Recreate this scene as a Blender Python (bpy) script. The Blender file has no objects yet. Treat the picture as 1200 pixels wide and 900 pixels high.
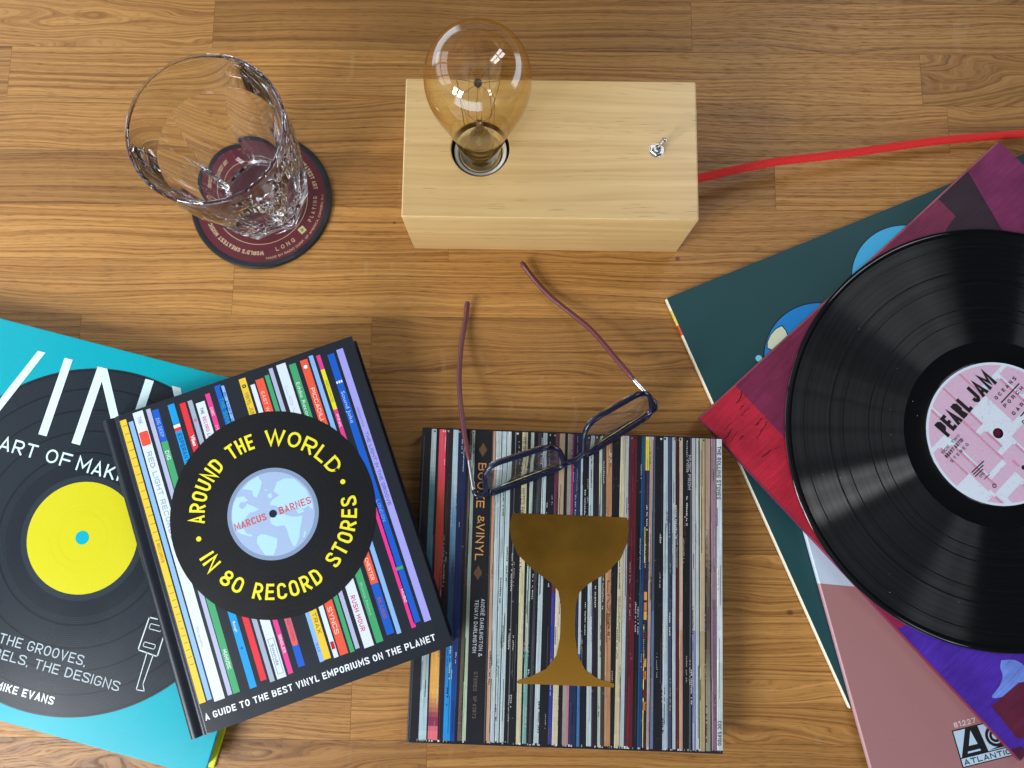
import bpy, bmesh, math, random
from mathutils import Vector, Matrix
from mathutils.geometry import tessellate_polygon
random.seed(7)
C = bpy.context.scene.collection
PI = math.pi

# ------------------------------------------------------------------ camera, world, lights, exposure
cam_d = bpy.data.cameras.new('camera')
cam_d.sensor_width = 36.0
cam_d.lens = 26.894
cam_d.clip_start = 0.01
cam_d.clip_end = 50
cam = bpy.data.objects.new('camera', cam_d)
C.objects.link(cam)
TH, RO, CAM_H = 0.1382, -0.0094, 0.559
fw = Vector((0, math.sin(TH), -math.cos(TH)))
U0 = Vector((0, math.cos(TH), math.sin(TH)))
R0 = Vector((1, 0, 0))
right = R0 * math.cos(RO) - U0 * math.sin(RO)
up = R0 * math.sin(RO) + U0 * math.cos(RO)
m = Matrix.Identity(4)
for i in range(3):
    m[i][0], m[i][1], m[i][2] = right[i], up[i], -fw[i]
m[2][3] = CAM_H
cam.matrix_world = m
sc = bpy.context.scene
sc.camera = cam

world = bpy.data.worlds.new('World')
sc.world = world
world.use_nodes = True
wn = world.node_tree
wn.nodes.clear()
wo = wn.nodes.new('ShaderNodeOutputWorld')
wb = wn.nodes.new('ShaderNodeBackground')
wt = wn.nodes.new('ShaderNodeTexCoord')
wx = wn.nodes.new('ShaderNodeSeparateXYZ')
wr = wn.nodes.new('ShaderNodeValToRGB')
wn.links.new(wt.outputs['Generated'], wx.inputs[0])
wn.links.new(wx.outputs['Z'], wr.inputs[0])
wr.color_ramp.elements[0].position = 0.0
wr.color_ramp.elements[0].color = (3.8, 4.7, 5.6, 1)
wr.color_ramp.elements[1].position = 1.0
wr.color_ramp.elements[1].color = (0.05, 0.05, 0.05, 1)
for pos, val in ((0.20, (3.8, 4.7, 5.6, 1)), (0.27, (0.52, 0.57, 0.62, 1)), (0.90, (0.50, 0.52, 0.55, 1)), (0.955, (1.5, 1.5, 1.5, 1)), (0.972, (0.80, 0.80, 0.80, 1)), (0.990, (0.16, 0.16, 0.165, 1))):
    wr.color_ramp.elements.new(pos).color = val
wd = wn.nodes.new('ShaderNodeVectorMath')
wd.operation = 'DOT_PRODUCT'
wd.inputs[1].default_value = (-0.92, -0.10, 0.0)
wn.links.new(wt.outputs['Generated'], wd.inputs[0])
wm = wn.nodes.new('ShaderNodeMapRange')
wm.inputs[1].default_value = -0.6
wm.inputs[2].default_value = 0.7
wm.inputs[3].default_value = 0.12
wm.inputs[4].default_value = 1.7
wn.links.new(wd.outputs['Value'], wm.inputs[0])
wlow = wn.nodes.new('ShaderNodeMapRange')
wlow.inputs[1].default_value, wlow.inputs[2].default_value = 0.20, 0.27
wn.links.new(wx.outputs['Z'], wlow.inputs[0])
wmix = wn.nodes.new('ShaderNodeMix')
wn.links.new(wlow.outputs[0], wmix.inputs[0])
# low bright ring added for glints in glass, split into sectors by azimuth
waz = wn.nodes.new('ShaderNodeMath')
waz.operation = 'ARCTAN2'
wn.links.new(wx.outputs['Y'], waz.inputs[0])
wn.links.new(wx.outputs['X'], waz.inputs[1])
wsn = wn.nodes.new('ShaderNodeMath')
wsn.operation = 'MULTIPLY_ADD'
wsn.inputs[1].default_value, wsn.inputs[2].default_value = 3.0, 0.9
wn.links.new(waz.outputs[0], wsn.inputs[0])
wsi = wn.nodes.new('ShaderNodeMath')
wsi.operation = 'SINE'
wn.links.new(wsn.outputs[0], wsi.inputs[0])
wwi = wn.nodes.new('ShaderNodeMapRange')
wwi.inputs[1].default_value, wwi.inputs[2].default_value = 0.10, 0.40
wwi.inputs[3].default_value, wwi.inputs[4].default_value = 0.12, 2.1
wn.links.new(wsi.outputs[0], wwi.inputs[0])
wn.links.new(wwi.outputs[0], wmix.inputs[2])
wn.links.new(wm.outputs[0], wmix.inputs[3])
wv = wn.nodes.new('ShaderNodeVectorMath')
wv.operation = 'SCALE'
wn.links.new(wr.outputs[0], wv.inputs[0])
wn.links.new(wmix.outputs[0], wv.inputs['Scale'])
wn.links.new(wv.outputs[0], wb.inputs[0])
wb.inputs[1].default_value = 0.42
wn.links.new(wb.outputs[0], wo.inputs[0])


def window(name, loc, target, w, h, watts, col, nx=1, ny=1, gap=0.06):
    """a window of nx by ny panes: one area lamp for each pane"""
    loc = Vector(loc)
    d = (Vector(target) - loc).normalized()
    rot = d.to_track_quat('-Z', 'Y')
    pw, ph = (w - gap * (nx - 1)) / nx, (h - gap * (ny - 1)) / ny
    for i in range(nx):
        for j in range(ny):
            L = bpy.data.lights.new(name, 'AREA')
            L.shape = 'RECTANGLE'
            L.size, L.size_y = pw, ph
            L.energy = watts / (nx * ny)
            L.color = col
            o = bpy.data.objects.new(name, L)
            C.objects.link(o)
            off = Vector((-w / 2 + pw / 2 + i * (pw + gap), -h / 2 + ph / 2 + j * (ph + gap), 0))
            o.rotation_mode = 'QUATERNION'
            o.rotation_quaternion = rot
            o.location = loc + rot @ off


window('window_light', (0.90, 1.30, 1.80), (0.1, 0.1, 0), 0.45, 0.9, 9.5, (0.92, 0.96, 1.0), 2, 2)
window('window_light', (-0.72, -0.53, 0.62), (-0.25, 0.1, 0), 0.40, 0.42, 12.5, (0.94, 0.97, 1.0), 2, 2)
window('window_light', (-1.05, 0.40, 0.58), (-0.2, 0.2, 0), 1.2, 0.70, 5.0, (0.90, 0.95, 1.0), 3, 2)
window('window_light', (0.75, -1.05, 1.15), (0.2, 0.0, 0), 0.16, 0.6, 2.6, (0.88, 0.94, 1.0), 1, 2)

sc.view_settings.view_transform = 'Standard'
sc.view_settings.look = 'None'
sc.view_settings.exposure = 0.0
sc.view_settings.gamma = 1.0
sc.render.engine = 'CYCLES'
sc.cycles.use_denoising = True
sc.cycles.max_bounces = 24
sc.cycles.transmission_bounces = 20
sc.cycles.transparent_max_bounces = 16
sc.cycles.glossy_bounces = 10
sc.cycles.blur_glossy = 0.2
sc.cycles.sample_clamp_indirect = 6.0


# ------------------------------------------------------------------ helpers
def lin(c):
    c = c / 255.0
    return c / 12.92 if c <= 0.04045 else ((c + 0.055) / 1.055) ** 2.4


def hexc(h, k=1.0):
    h = h.lstrip('#')
    return tuple(min(1.0, lin(int(h[i:i + 2], 16)) * k) for i in (0, 2, 4)) + (1.0,)


class Nodes:
    def __init__(self, name):
        self.mat = bpy.data.materials.new(name)
        self.mat.use_nodes = True
        self.t = self.mat.node_tree
        self.t.nodes.clear()
        self.out = self.t.nodes.new('ShaderNodeOutputMaterial')

    def n(self, kind, **kw):
        x = self.t.nodes.new(kind)
        for k, v in kw.items():
            setattr(x, k, v)
        return x

    def put(self, sock, v):
        if isinstance(v, bpy.types.NodeSocket):
            self.t.links.new(v, sock)
        elif v is not None:
            sock.default_value = v

    def math(self, op, a, b=None, c=None, clamp=False):
        x = self.n('ShaderNodeMath', operation=op, use_clamp=clamp)
        for i, v in enumerate((a, b, c)):
            self.put(x.inputs[i], v)
        return x.outputs[0]

    def vmath(self, op, a, b=None):
        x = self.n('ShaderNodeVectorMath', operation=op)
        self.put(x.inputs[0], a)
        self.put(x.inputs[1], b)
        return x.outputs['Value'] if op in ('LENGTH', 'DISTANCE') else x.outputs[0]

    def noise(self, vec, scale=1.0, detail=2.0, rough=0.5, dist=0.0, dim='3D', w=None):
        x = self.n('ShaderNodeTexNoise', noise_dimensions=dim)
        if vec is not None:
            self.put(x.inputs['Vector'], vec)
        if w is not None:
            self.put(x.inputs['W'], w)
        x.inputs['Scale'].default_value = scale
        x.inputs['Detail'].default_value = detail
        x.inputs['Roughness'].default_value = rough
        x.inputs['Distortion'].default_value = dist
        return x.outputs[0]

    def ramp(self, fac, stops, interp='LINEAR'):
        x = self.n('ShaderNodeValToRGB')
        r = x.color_ramp
        r.interpolation = interp
        while len(r.elements) < len(stops):
            r.elements.new(0.5)
        for el, (p, c) in zip(r.elements, stops):
            el.position = p
            el.color = c if len(c) == 4 else tuple(c) + (1,)
        self.put(x.inputs[0], fac)
        return x.outputs[0]

    def mix(self, fac, a, b, mode='MIX'):
        x = self.n('ShaderNodeMix', data_type='RGBA', blend_type=mode)
        self.put(x.inputs[0], fac)
        self.put(x.inputs[6], a)
        self.put(x.inputs[7], b)
        return x.outputs[2]

    def pr(self, **kw):
        b = self.n('ShaderNodeBsdfPrincipled')
        for k, v in kw.items():
            self.put(b.inputs[k.replace('_', ' ')], v)
        self.t.links.new(b.outputs[0], self.out.inputs[0])
        return b

    def bump(self, height, strength=0.3, dist=0.001):
        b = self.n('ShaderNodeBump')
        b.inputs['Strength'].default_value = strength
        b.inputs['Distance'].default_value = dist
        self.put(b.inputs['Height'], height)
        return b.outputs[0]

    def obj(self):
        return self.n('ShaderNodeTexCoord').outputs['Object']

    def xyz(self, v):
        x = self.n('ShaderNodeSeparateXYZ')
        self.put(x.inputs[0], v)
        return x.outputs

    def comb(self, x, y, z):
        k = self.n('ShaderNodeCombineXYZ')
        for i, v in enumerate((x, y, z)):
            self.put(k.inputs[i], v)
        return k.outputs[0]


def plain(name, col, rough=0.5, metal=0.0, spec=0.5, var=0.08, scale=60, coat=0.0, bump=0.0):
    N = Nodes(name)
    o = N.obj()
    n = N.noise(o, scale, 4)
    f = N.math('MULTIPLY_ADD', n, var * 2, 1 - var)
    base = N.mix(1.0, col, N.comb(f, f, f), 'MULTIPLY')
    r = N.math('MULTIPLY_ADD', N.noise(o, scale * 2.3, 3), 0.12, rough - 0.06)
    kw = dict(Base_Color=base, Roughness=r, Metallic=metal, Specular_IOR_Level=spec, Coat_Weight=coat)
    if bump:
        kw['Normal'] = N.bump(N.noise(o, scale * 8, 3), bump, 0.0005)
    N.pr(**kw)
    return N.mat


def printed(name, rough=0.35, spec=0.5, fibre=0.06, coat=0.0, bump=0.05, scuff=0.0, streak=0.0):
    """ink printed on card: the colour of every printed patch comes from the mesh"""
    N = Nodes(name)
    a = N.n('ShaderNodeAttribute', attribute_name='Col')
    o = N.obj()
    n = N.noise(o, 900, 3)
    f = N.math('MULTIPLY_ADD', n, fibre * 2, 1 - fibre)
    col = N.mix(1.0, a.outputs['Color'], N.comb(f, f, f), 'MULTIPLY')
    if streak:
        q = N.xyz(o)
        w_ = N.noise(N.comb(N.math('MULTIPLY', q[0], 1500.0), N.math('MULTIPLY', q[1], 22.0), 0.0), 1.0, 4, 0.7)
        w_ = N.math('MULTIPLY_ADD', N.math('SUBTRACT', w_, 0.5), streak, 1.0, clamp=False)
        col = N.mix(1.0, col, N.comb(w_, w_, w_), 'MULTIPLY')
    if scuff:
        s = N.ramp(N.noise(o, 260, 5, 0.7), [(0.66, (0, 0, 0)), (0.72, (1, 1, 1))])
        col = N.mix(N.math('MULTIPLY', s, scuff), col, (0.5, 0.48, 0.44, 1))
    r = N.math('MULTIPLY_ADD', N.noise(o, 18, 5, 0.6), 0.22, rough - 0.11)
    N.pr(Base_Color=col, Roughness=r, Specular_IOR_Level=spec, Coat_Weight=coat, Coat_Roughness=0.15,
         Normal=N.bump(N.noise(o, 1400, 2), bump, 0.0003))
    return N.mat


class MB:
    """collects polygons, each with its own printed colour and material slot, and links them as ONE mesh object"""

    def __init__(self):
        self.v, self.f, self.c, self.s = [], [], [], []

    def poly(self, pts, col=(1, 1, 1, 1), slot=0):
        k = len(self.v)
        self.v += [tuple(p) for p in pts]
        if 4 < len(pts) < 60:
            for tri in tessellate_polygon([[Vector(p) for p in pts]]):
                self.f.append(tuple(k + i for i in tri))
                self.c.append(col)
                self.s.append(slot)
            return
        self.f.append(tuple(range(k, k + len(pts))))
        self.c.append(col)
        self.s.append(slot)

    def mesh(self, vs, fs, col=(1, 1, 1, 1), slot=0):
        k = len(self.v)
        self.v += [tuple(p) for p in vs]
        for f in fs:
            self.f.append(tuple(i + k for i in f))
            self.c.append(col)
            self.s.append(slot)

    def box(self, x0, y0, z0, x1, y1, z1, col=(1, 1, 1, 1), slot=0):
        p = [(x, y, z) for z in (z0, z1) for y in (y0, y1) for x in (x0, x1)]
        self.mesh(p, [(0, 2, 3, 1), (4, 5, 7, 6), (0, 1, 5, 4), (2, 6, 7, 3), (0, 4, 6, 2), (1, 3, 7, 5)], col, slot)

    def rect(self, x0, y0, x1, y1, z, col, slot=0):
        self.poly([(x0, y0, z), (x1, y0, z), (x1, y1, z), (x0, y1, z)], col, slot)

    def disc(self, cx, cy, r, z, col, n=96, slot=0, a0=0):
        self.poly([(cx + r * math.cos(a0 + 2 * PI * i / n), cy + r * math.sin(a0 + 2 * PI * i / n), z) for i in range(n)], col, slot)

    def ring(self, cx, cy, r0, r1, z, col, n=96, slot=0):
        k = len(self.v)
        for i in range(n):
            a = 2 * PI * i / n
            for r in (r0, r1):
                self.v.append((cx + r * math.cos(a), cy + r * math.sin(a), z))
        for i in range(n):
            j = (i + 1) % n
            self.f.append((k + 2 * i, k + 2 * i + 1, k + 2 * j + 1, k + 2 * j))
            self.c.append(col)
            self.s.append(slot)

    def line(self, pts, w, z, col, slot=0, closed=False):
        n = len(pts)
        for i in range(n if closed else n - 1):
            a, b = Vector(pts[i]), Vector(pts[(i + 1) % n])
            d = (b - a)
            if d.length < 1e-9:
                continue
            d.normalize()
            q = Vector((-d.y, d.x)) * w / 2
            a2, b2 = a - d * w / 2, b + d * w / 2
            self.poly([(*(a2 - q), z), (*(b2 - q), z), (*(b2 + q), z), (*(a2 + q), z)], col, slot)

    def text(self, body, o, ang, cap, z, col, length=None, bold=0.0, arc=None, slot=0):
        """lettering along a straight line from o, or along arc=(cx, cy, radius, start, end, 'out'|'in')"""
        if any(ch.islower() for ch in body):
            vs, fs, w = glyphs(body, bold)
            ks = [0] * len(fs)
        else:
            t = max(0.07, 0.135 + bold * 2.4)
            want = None
            if arc:
                rm = arc[2] + (0.5 * cap if arc[5] == 'out' else -0.5 * cap)
                want = rm * abs(arc[4] - arc[3]) / cap
            elif length is not None:
                want = length / cap
            lo, hi = 0.12, 2.5
            gw = 0.56
            g0 = 0.10 if bold < 0.025 or cap < 0.008 else 0.03
            if want:
                for _ in range(24):
                    gw = (lo + hi) / 2
                    if stroke_line(body, t, gw, g0 + 0.13 * gw)[3] > want:
                        hi = gw
                    else:
                        lo = gw
            vs, fs, ks, w = stroke_line(body, t, gw, g0 + 0.13 * gw)
        s = cap
        sx = s
        if length is not None:
            sx = length / w
        if arc:
            cx, cy, r, t0, t1, way = arc
            out = []
            for x, y in vs:
                t = t0 + (t1 - t0) * (x / w)
                rr = r + y * s if way == 'out' else r - y * s
                out.append((cx + rr * math.cos(t), cy + rr * math.sin(t)))
        else:
            c_, s_ = math.cos(ang), math.sin(ang)
            out = [(o[0] + x * sx * c_ - y * s * s_, o[1] + x * sx * s_ + y * s * c_) for x, y in vs]
        # strokes that cross lie a few microns above one another
        lift = {}
        for f, q in zip(fs, ks):
            for i in f:
                lift[i] = q * 4e-6
        self.mesh([(x, y, z + lift.get(i, 0)) for i, (x, y) in enumerate(out)], fs, col, slot)

    def build(self, name, mats, parent=None, smooth=False, angle=40, bevel=0.0, loc=None, rot=0.0):
        me = bpy.data.meshes.new(name)
        me.from_pydata(self.v, [], self.f)
        if not isinstance(mats, (list, tuple)):
            mats = [mats]
        for x in mats:
            me.materials.append(x)
        at = me.color_attributes.new('Col', 'FLOAT_COLOR', 'CORNER')
        for p in me.polygons:
            p.material_index = self.s[p.index]
            for li in p.loop_indices:
                at.data[li].color = self.c[p.index]
        bm = bmesh.new()
        bm.from_mesh(me)
        if smooth or bevel:
            bmesh.ops.remove_doubles(bm, verts=bm.verts, dist=1e-6)
            bmesh.ops.recalc_face_normals(bm, faces=bm.faces)
        bm.to_mesh(me)
        bm.free()
        if smooth:
            for p in me.polygons:
                p.use_smooth = True
            me.set_sharp_from_angle(angle=math.radians(angle))
        o = bpy.data.objects.new(name, me)
        C.objects.link(o)
        if parent:
            o.parent = parent
        if loc:
            o.location = loc
        o.rotation_euler = (0, 0, rot)
        if bevel:
            b = o.modifiers.new('edge', 'BEVEL')
            b.width = bevel
            b.segments = 3
            b.limit_method = 'ANGLE'
            b.angle_limit = math.radians(35)
        return o


_gl = {}


def glyphs(body, bold=0.0):
    """the outline of a line of lettering in units of its cap height, starting at x = 0"""
    key = (body, bold)
    if key in _gl:
        return _gl[key]
    cu = bpy.data.curves.new('lettering', 'FONT')
    cu.body = body
    cu.size = 1.0
    cu.offset = bold
    cu.resolution_u = 3
    cu.fill_mode = 'BOTH'
    ob = bpy.data.objects.new('lettering', cu)
    C.objects.link(ob)
    dg = bpy.context.evaluated_depsgraph_get()
    dg.update()
    me = bpy.data.meshes.new_from_object(ob.evaluated_get(dg))
    vs = [(v.co.x, v.co.y) for v in me.vertices]
    fs = []
    for p in me.polygons:
        f = tuple(p.vertices)
        if p.normal.z < 0:
            f = f[::-1]
        fs.append(f)
    bpy.data.objects.remove(ob)
    bpy.data.curves.remove(cu)
    bpy.data.meshes.remove(me)
    if not vs:
        _gl[key] = ([], [], 1.0)
        return _gl[key]
    x0 = min(v[0] for v in vs)
    caph = 0.729
    vs = [((x - x0) / caph, y / caph) for x, y in vs]
    _gl[key] = (vs, fs, max(v[0] for v in vs))
    return _gl[key]


def thing(name, label, cat, loc=(0, 0, 0), rot=0.0, group=None):
    o = bpy.data.objects.new(name, None)
    C.objects.link(o)
    o.location = loc
    o.rotation_euler = (0, 0, rot)
    o.empty_display_size = 0.02
    o['label'] = label
    o['category'] = cat
    if group:
        o['group'] = group
    return o


def lathe(prof, n=96, closed=False):
    """surface of revolution of (r, z) points -> verts, faces"""
    vs, fs = [], []
    k = len(prof)
    for i in range(n):
        a = 2 * PI * i / n
        for r, z in prof:
            vs.append((r * math.cos(a), r * math.sin(a), z))
    for i in range(n):
        j = (i + 1) % n
        for q in range(k if closed else k - 1):
            q2 = (q + 1) % k
            fs.append((i * k + q, j * k + q, j * k + q2, i * k + q2))
    return vs, fs


def tube(pts, rad, n=12, flat=1.0, cap=True, closed=False):
    """a tube along pts; rad may be a list; flat squashes it across its second axis"""
    P = [Vector(p) for p in pts]
    k = len(P)
    if not isinstance(rad, (list, tuple)):
        rad = [rad] * k
    vs, fs = [], []
    nrm = None
    for i in range(k):
        a = P[i - 1] if (i > 0 or closed) else P[i]
        b = P[(i + 1) % k] if (i < k - 1 or closed) else P[i]
        t = (b - a).normalized()
        if nrm is None:
            ref = Vector((0, 0, 1)) if abs(t.z) < 0.9 else Vector((0, 1, 0))
            nrm = (ref - t * ref.dot(t)).normalized()
        else:
            nrm = (nrm - t * nrm.dot(t)).normalized()
        bi = t.cross(nrm)
        for q in range(n):
            an = 2 * PI * q / n
            vs.append(P[i] + (nrm * math.cos(an) + bi * math.sin(an) * flat) * rad[i])
    for i in range(k if closed else k - 1):
        i2 = (i + 1) % k
        for q in range(n):
            q2 = (q + 1) % n
            fs.append((i * n + q, i * n + q2, i2 * n + q2, i2 * n + q))
    if cap and not closed:
        fs.append(tuple(range(n))[::-1])
        fs.append(tuple((k - 1) * n + q for q in range(n)))
    return vs, fs


def spline(pts, m=8):
    """Catmull-Rom through pts"""
    P = [Vector(p) for p in pts]
    P = [P[0] * 2 - P[1]] + P + [P[-1] * 2 - P[-2]]
    out = []
    for i in range(1, len(P) - 2):
        for j in range(m):
            t = j / m
            a, b, c_, d = P[i - 1], P[i], P[i + 1], P[i + 2]
            out.append(0.5 * ((2 * b) + (c_ - a) * t + (2 * a - 5 * b + 4 * c_ - d) * t * t + (3 * b - a - 3 * c_ + d) * t ** 3))
    out.append(P[-2])
    return out


def stroke_glyph(ch, w, t):
    """centre lines of a condensed sans capital, cap height 1 -> (strokes, width)"""
    s = t / 2
    top, bot, R = 1 - s, s, w - s

    def arc(cx, cy, rx, ry, a0, a1, n=9):
        return [(cx + rx * math.cos(math.radians(a0 + (a1 - a0) * i / n)), cy + ry * math.sin(math.radians(a0 + (a1 - a0) * i / n))) for i in range(n + 1)]
    r = max(0.02, w / 2 - s)
    ry = min(r * 1.1, 0.5 - s)
    cx = w / 2
    up = arc(cx, top - ry, r, ry, 0, 180)
    dn_ = arc(cx, bot + ry, r, ry, 180, 360)
    if ch == 'A': return [[(s * .8, 0), (cx, 1 - s * .9), (w - s * .8, 0)], [(w * .22, .27), (w * .78, .27)]], w
    if ch == 'B':
        q = .52
        a, b = (top - q) / 2, (q - bot) / 2
        return [[(s, 0), (s, 1)], [(s * 2, top), (R - a, top)] + arc(R - a - .02, q + a, a, a, 90, -90) + [(s * 2, q)], [(R - b, q)] + arc(R - b, bot + b, b, b, 90, -90) + [(s * 2, bot)]], w
    if ch in 'CG':
        rc = min(ry, top - 0.715)
        up = arc(cx, top - rc, r, rc, 0, 180)
        dn_ = arc(cx, bot + rc, r, rc, 180, 360)
        o = [[(R, .70)] + up + dn_ + [(R, .30 if ch == 'C' else .46)]] if w < .95 else [[(R, .69)] + up + dn_ + [(R, .31 if ch == 'C' else .46)]]
        if ch == 'G': o.append([(R - s, .46), (cx, .46)])
        return o, w
    if ch == 'D':
        q = max(.04, min(r * 1.3, .45, R - s * 2 - .06))
        return [[(s, 0), (s, 1)], [(s * 2, top), (R - q, top)] + arc(R - q, top - q, q, q, 90, 0) + arc(R - q, bot + q, q, q, 0, -90) + [(s * 2, bot)]], w
    if ch in 'E\u00c9':
        k = w * .92
        o = [[(k, top), (s, top), (s, bot), (k, bot)], [(s * 2, .51), (k * .92, .51)]]
        if ch != 'E': o.append([(k * .35, 1.10), (k * .70, 1.28)])
        return o, k
    if ch == 'F': return [[(w * .9, top), (s, top), (s, 0)], [(s * 2, .50), (w * .82, .50)]], w * .9
    if ch == 'H': return [[(s, 0), (s, 1)], [(R, 0), (R, 1)], [(t, .51), (R - s, .51)]], w
    if ch == 'I': return [[(s, 0), (s, 1)]], t
    if ch == 'J' and t > .18: return [[(w * .9 - s, 1), (w * .9 - s, bot + .12), (w * .9 - s - .09, bot), (s + .09, bot), (s, bot + .12), (s, bot + .26)]], w * .9
    if ch == 'J': return [[(w * .9 - s, 1), (w * .9 - s, bot + ry)] + arc(w * .45, bot + ry, w * .45 - s, ry, 0, -165)], w * .9
    if ch == 'K': return [[(s, 0), (s, 1)], [(R + s * .2, 1), (t, .42)], [(t + w * .12, .58), (R + s * .4, 0)]], w
    if ch == 'L': return [[(s, 1), (s, bot), (w * .88, bot)]], w * .88
    if ch == 'M':
        W = w * 1.28
        return [[(s, 0), (s, 1 - s * .4), (W / 2, .30), (W - s, 1 - s * .4), (W - s, 0)]], W
    if ch == 'N': return [[(s, 0), (s, 1 - s * .4), (R, s * .4), (R, 1)]], w
    if ch in 'O0': return [up + dn_ + [up[0]]], w
    if ch == 'Q': return [up + dn_ + [up[0]], [(cx, .2), (R, 0)]], w
    if ch in 'PR':
        q = .45
        a = (top - q) / 2
        if t > .18:
            k = .08
            o = [[(s, 0), (s, 1)], [(s, top), (R - k, top), (R, top - k), (R, q + k), (R - k, q), (s, q)]]
            if ch == 'R': o.append([(R - k - s * .2, q), (R, 0)])
            return o, w
        o = [[(s, 0), (s, 1)], [(s * 2, top), (R - a, top)] + arc(R - a, q + a, a, a, 90, -90) + [(s * 2, q)]]
        if ch == 'R': o.append([(cx, q - s), (R + s * .1, 0)])
        return o, w
    if ch == 'S':
        P = [(R, .72), (R - .03, .87), (cx, top), (s + .02, .87), (s, .73), (s + w * .14, .585), (cx, .51), (R - w * .14, .43), (R, .28), (R - .02, .13), (cx, bot), (s + .03, .12), (s, .28)]
        return [[(p.x, p.y) for p in spline([(a, b, 0) for a, b in P], 3)]], w
    if ch == 'T': return [[(0, top), (w, top)], [(cx, 1 - t), (cx, 0)]], w
    if ch == 'U': return [[(s, 1)] + dn_ + [(R, 1)]], w
    if ch == 'V': return [[(s * .8, 1), (cx, s * .9), (w - s * .8, 1)]], w
    if ch == 'W':
        W = w * 1.45
        return [[(s * .8, 1), (W * .28, s * .9), (W / 2, 1 - s), (W * .72, s * .9), (W - s * .8, 1)]], W
    if ch == 'X': return [[(s, 0), (R, 1)], [(s, 1), (R, 0)]], w
    if ch == 'Y': return [[(s * .8, 1), (cx, .45), (w - s * .8, 1)], [(cx, .47), (cx, 0)]], w
    if ch == 'Z': return [[(0, top), (R, top), (s, bot), (w, bot)]], w
    if ch == '1': return [[(0, .80), (w * .42, 1 - s * .4), (w * .42, 0)]], w * .6
    if ch == '2': return [[(s, .72)] + [(x, y) for x, y in arc(cx, top - ry, r, ry, 180, 0)] + [(R - .03, .55), (s, bot), (w, bot)]], w
    if ch == '3': return [arc(cx, .755 - s / 2, r, .245 - s / 2, 160, -90), arc(cx, .26 + s / 2, r, .26 - s / 2, 90, -160)], w
    if ch == '4': return [[(R * .8, 0), (R * .8, 1), (s, .27), (w, .27)]], w
    if ch == '5': return [[(R, top), (s, top), (s, .55), (cx, .60)] + arc(cx, .31, r, .29 - s * .6, 70, -160)], w
    if ch in '69':
        o = arc(cx, .32, r, .32 - s, 0, 360, 16)
        q = [(s, .35), (s + .02, .62), (R - .05, 1)]
        if ch == '9': o, q = [(w - x, 1 - y) for x, y in o], [(w - x, 1 - y) for x, y in q]
        return [o, q], w
    if ch == '7': return [[(0, top), (R, top), (w * .35, 0)]], w
    if ch == '8': return [arc(cx, .755 - s * .3, r * .92, .245 - s * .7, 0, 360, 16), arc(cx, .27 + s * .2, r, .27 - s * .8, 0, 360, 16)], w
    if ch == '&': return [[(w * 1.1, 0), (w * .22, .72), (w * .25, .90), (w * .48, 1 - s), (w * .72, .86), (w * .66, .68), (s, .32), (s + .02, .12), (w * .42, bot), (w * .82, .16), (w * 1.02, .45)]], w * 1.1
    if ch == '.': return [[(0, s), (t, s)]], t
    if ch == ',': return [[(s, t * .9), (s * .3, -t * .8)]], t
    if ch == "'": return [[(s, 1), (s, .72)]], t
    if ch == '-': return [[(0, .45), (w * .5, .45)]], w * .5
    return [], w * .5


def stroke_line(body, t, w, gap):
    """lay out a line of stroke lettering -> verts, faces, stroke number of each face, width"""
    vs, fs, ks = [], [], []
    x = 0.0
    for ch in body:
        if ch == ' ':
            x += w * .62
            continue
        st, adv = stroke_glyph(ch, w, t)
        for q, pts in enumerate(st):
            P = [Vector((a + x, b)) for a, b in pts]
            P = [p for i, p in enumerate(P) if i == 0 or (p - P[i - 1]).length > 1e-5]
            n = len(P)
            closed = n > 3 and (P[0] - P[-1]).length < 1e-4
            if closed:
                P = P[:-1]
                n -= 1
            k = len(vs)
            for i in range(n):
                a = P[i - 1] if (i > 0 or closed) else None
                b = P[(i + 1) % n] if (i < n - 1 or closed) else None
                d0 = (P[i] - a).normalized() if a is not None else None
                d1 = (b - P[i]).normalized() if b is not None else None
                if d0 is None: d0 = d1
                if d1 is None: d1 = d0
                nn = Vector((-d0.y - d1.y, d0.x + d1.x))
                if nn.length < 1e-6:
                    nn = Vector((-d0.y, d0.x))
                nn.normalize()
                c = max(0.42, nn.dot(Vector((-d0.y, d0.x))))
                off = nn * (t / 2 / c)
                vs.append(tuple(P[i] + off))
                vs.append(tuple(P[i] - off))
            for i in range(n if closed else n - 1):
                j = (i + 1) % n
                fs.append((k + 2 * i + 1, k + 2 * j + 1, k + 2 * j, k + 2 * i))
                ks.append(q)
        x += adv + gap
    return vs, fs, ks, max(1e-6, x - gap)


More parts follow.
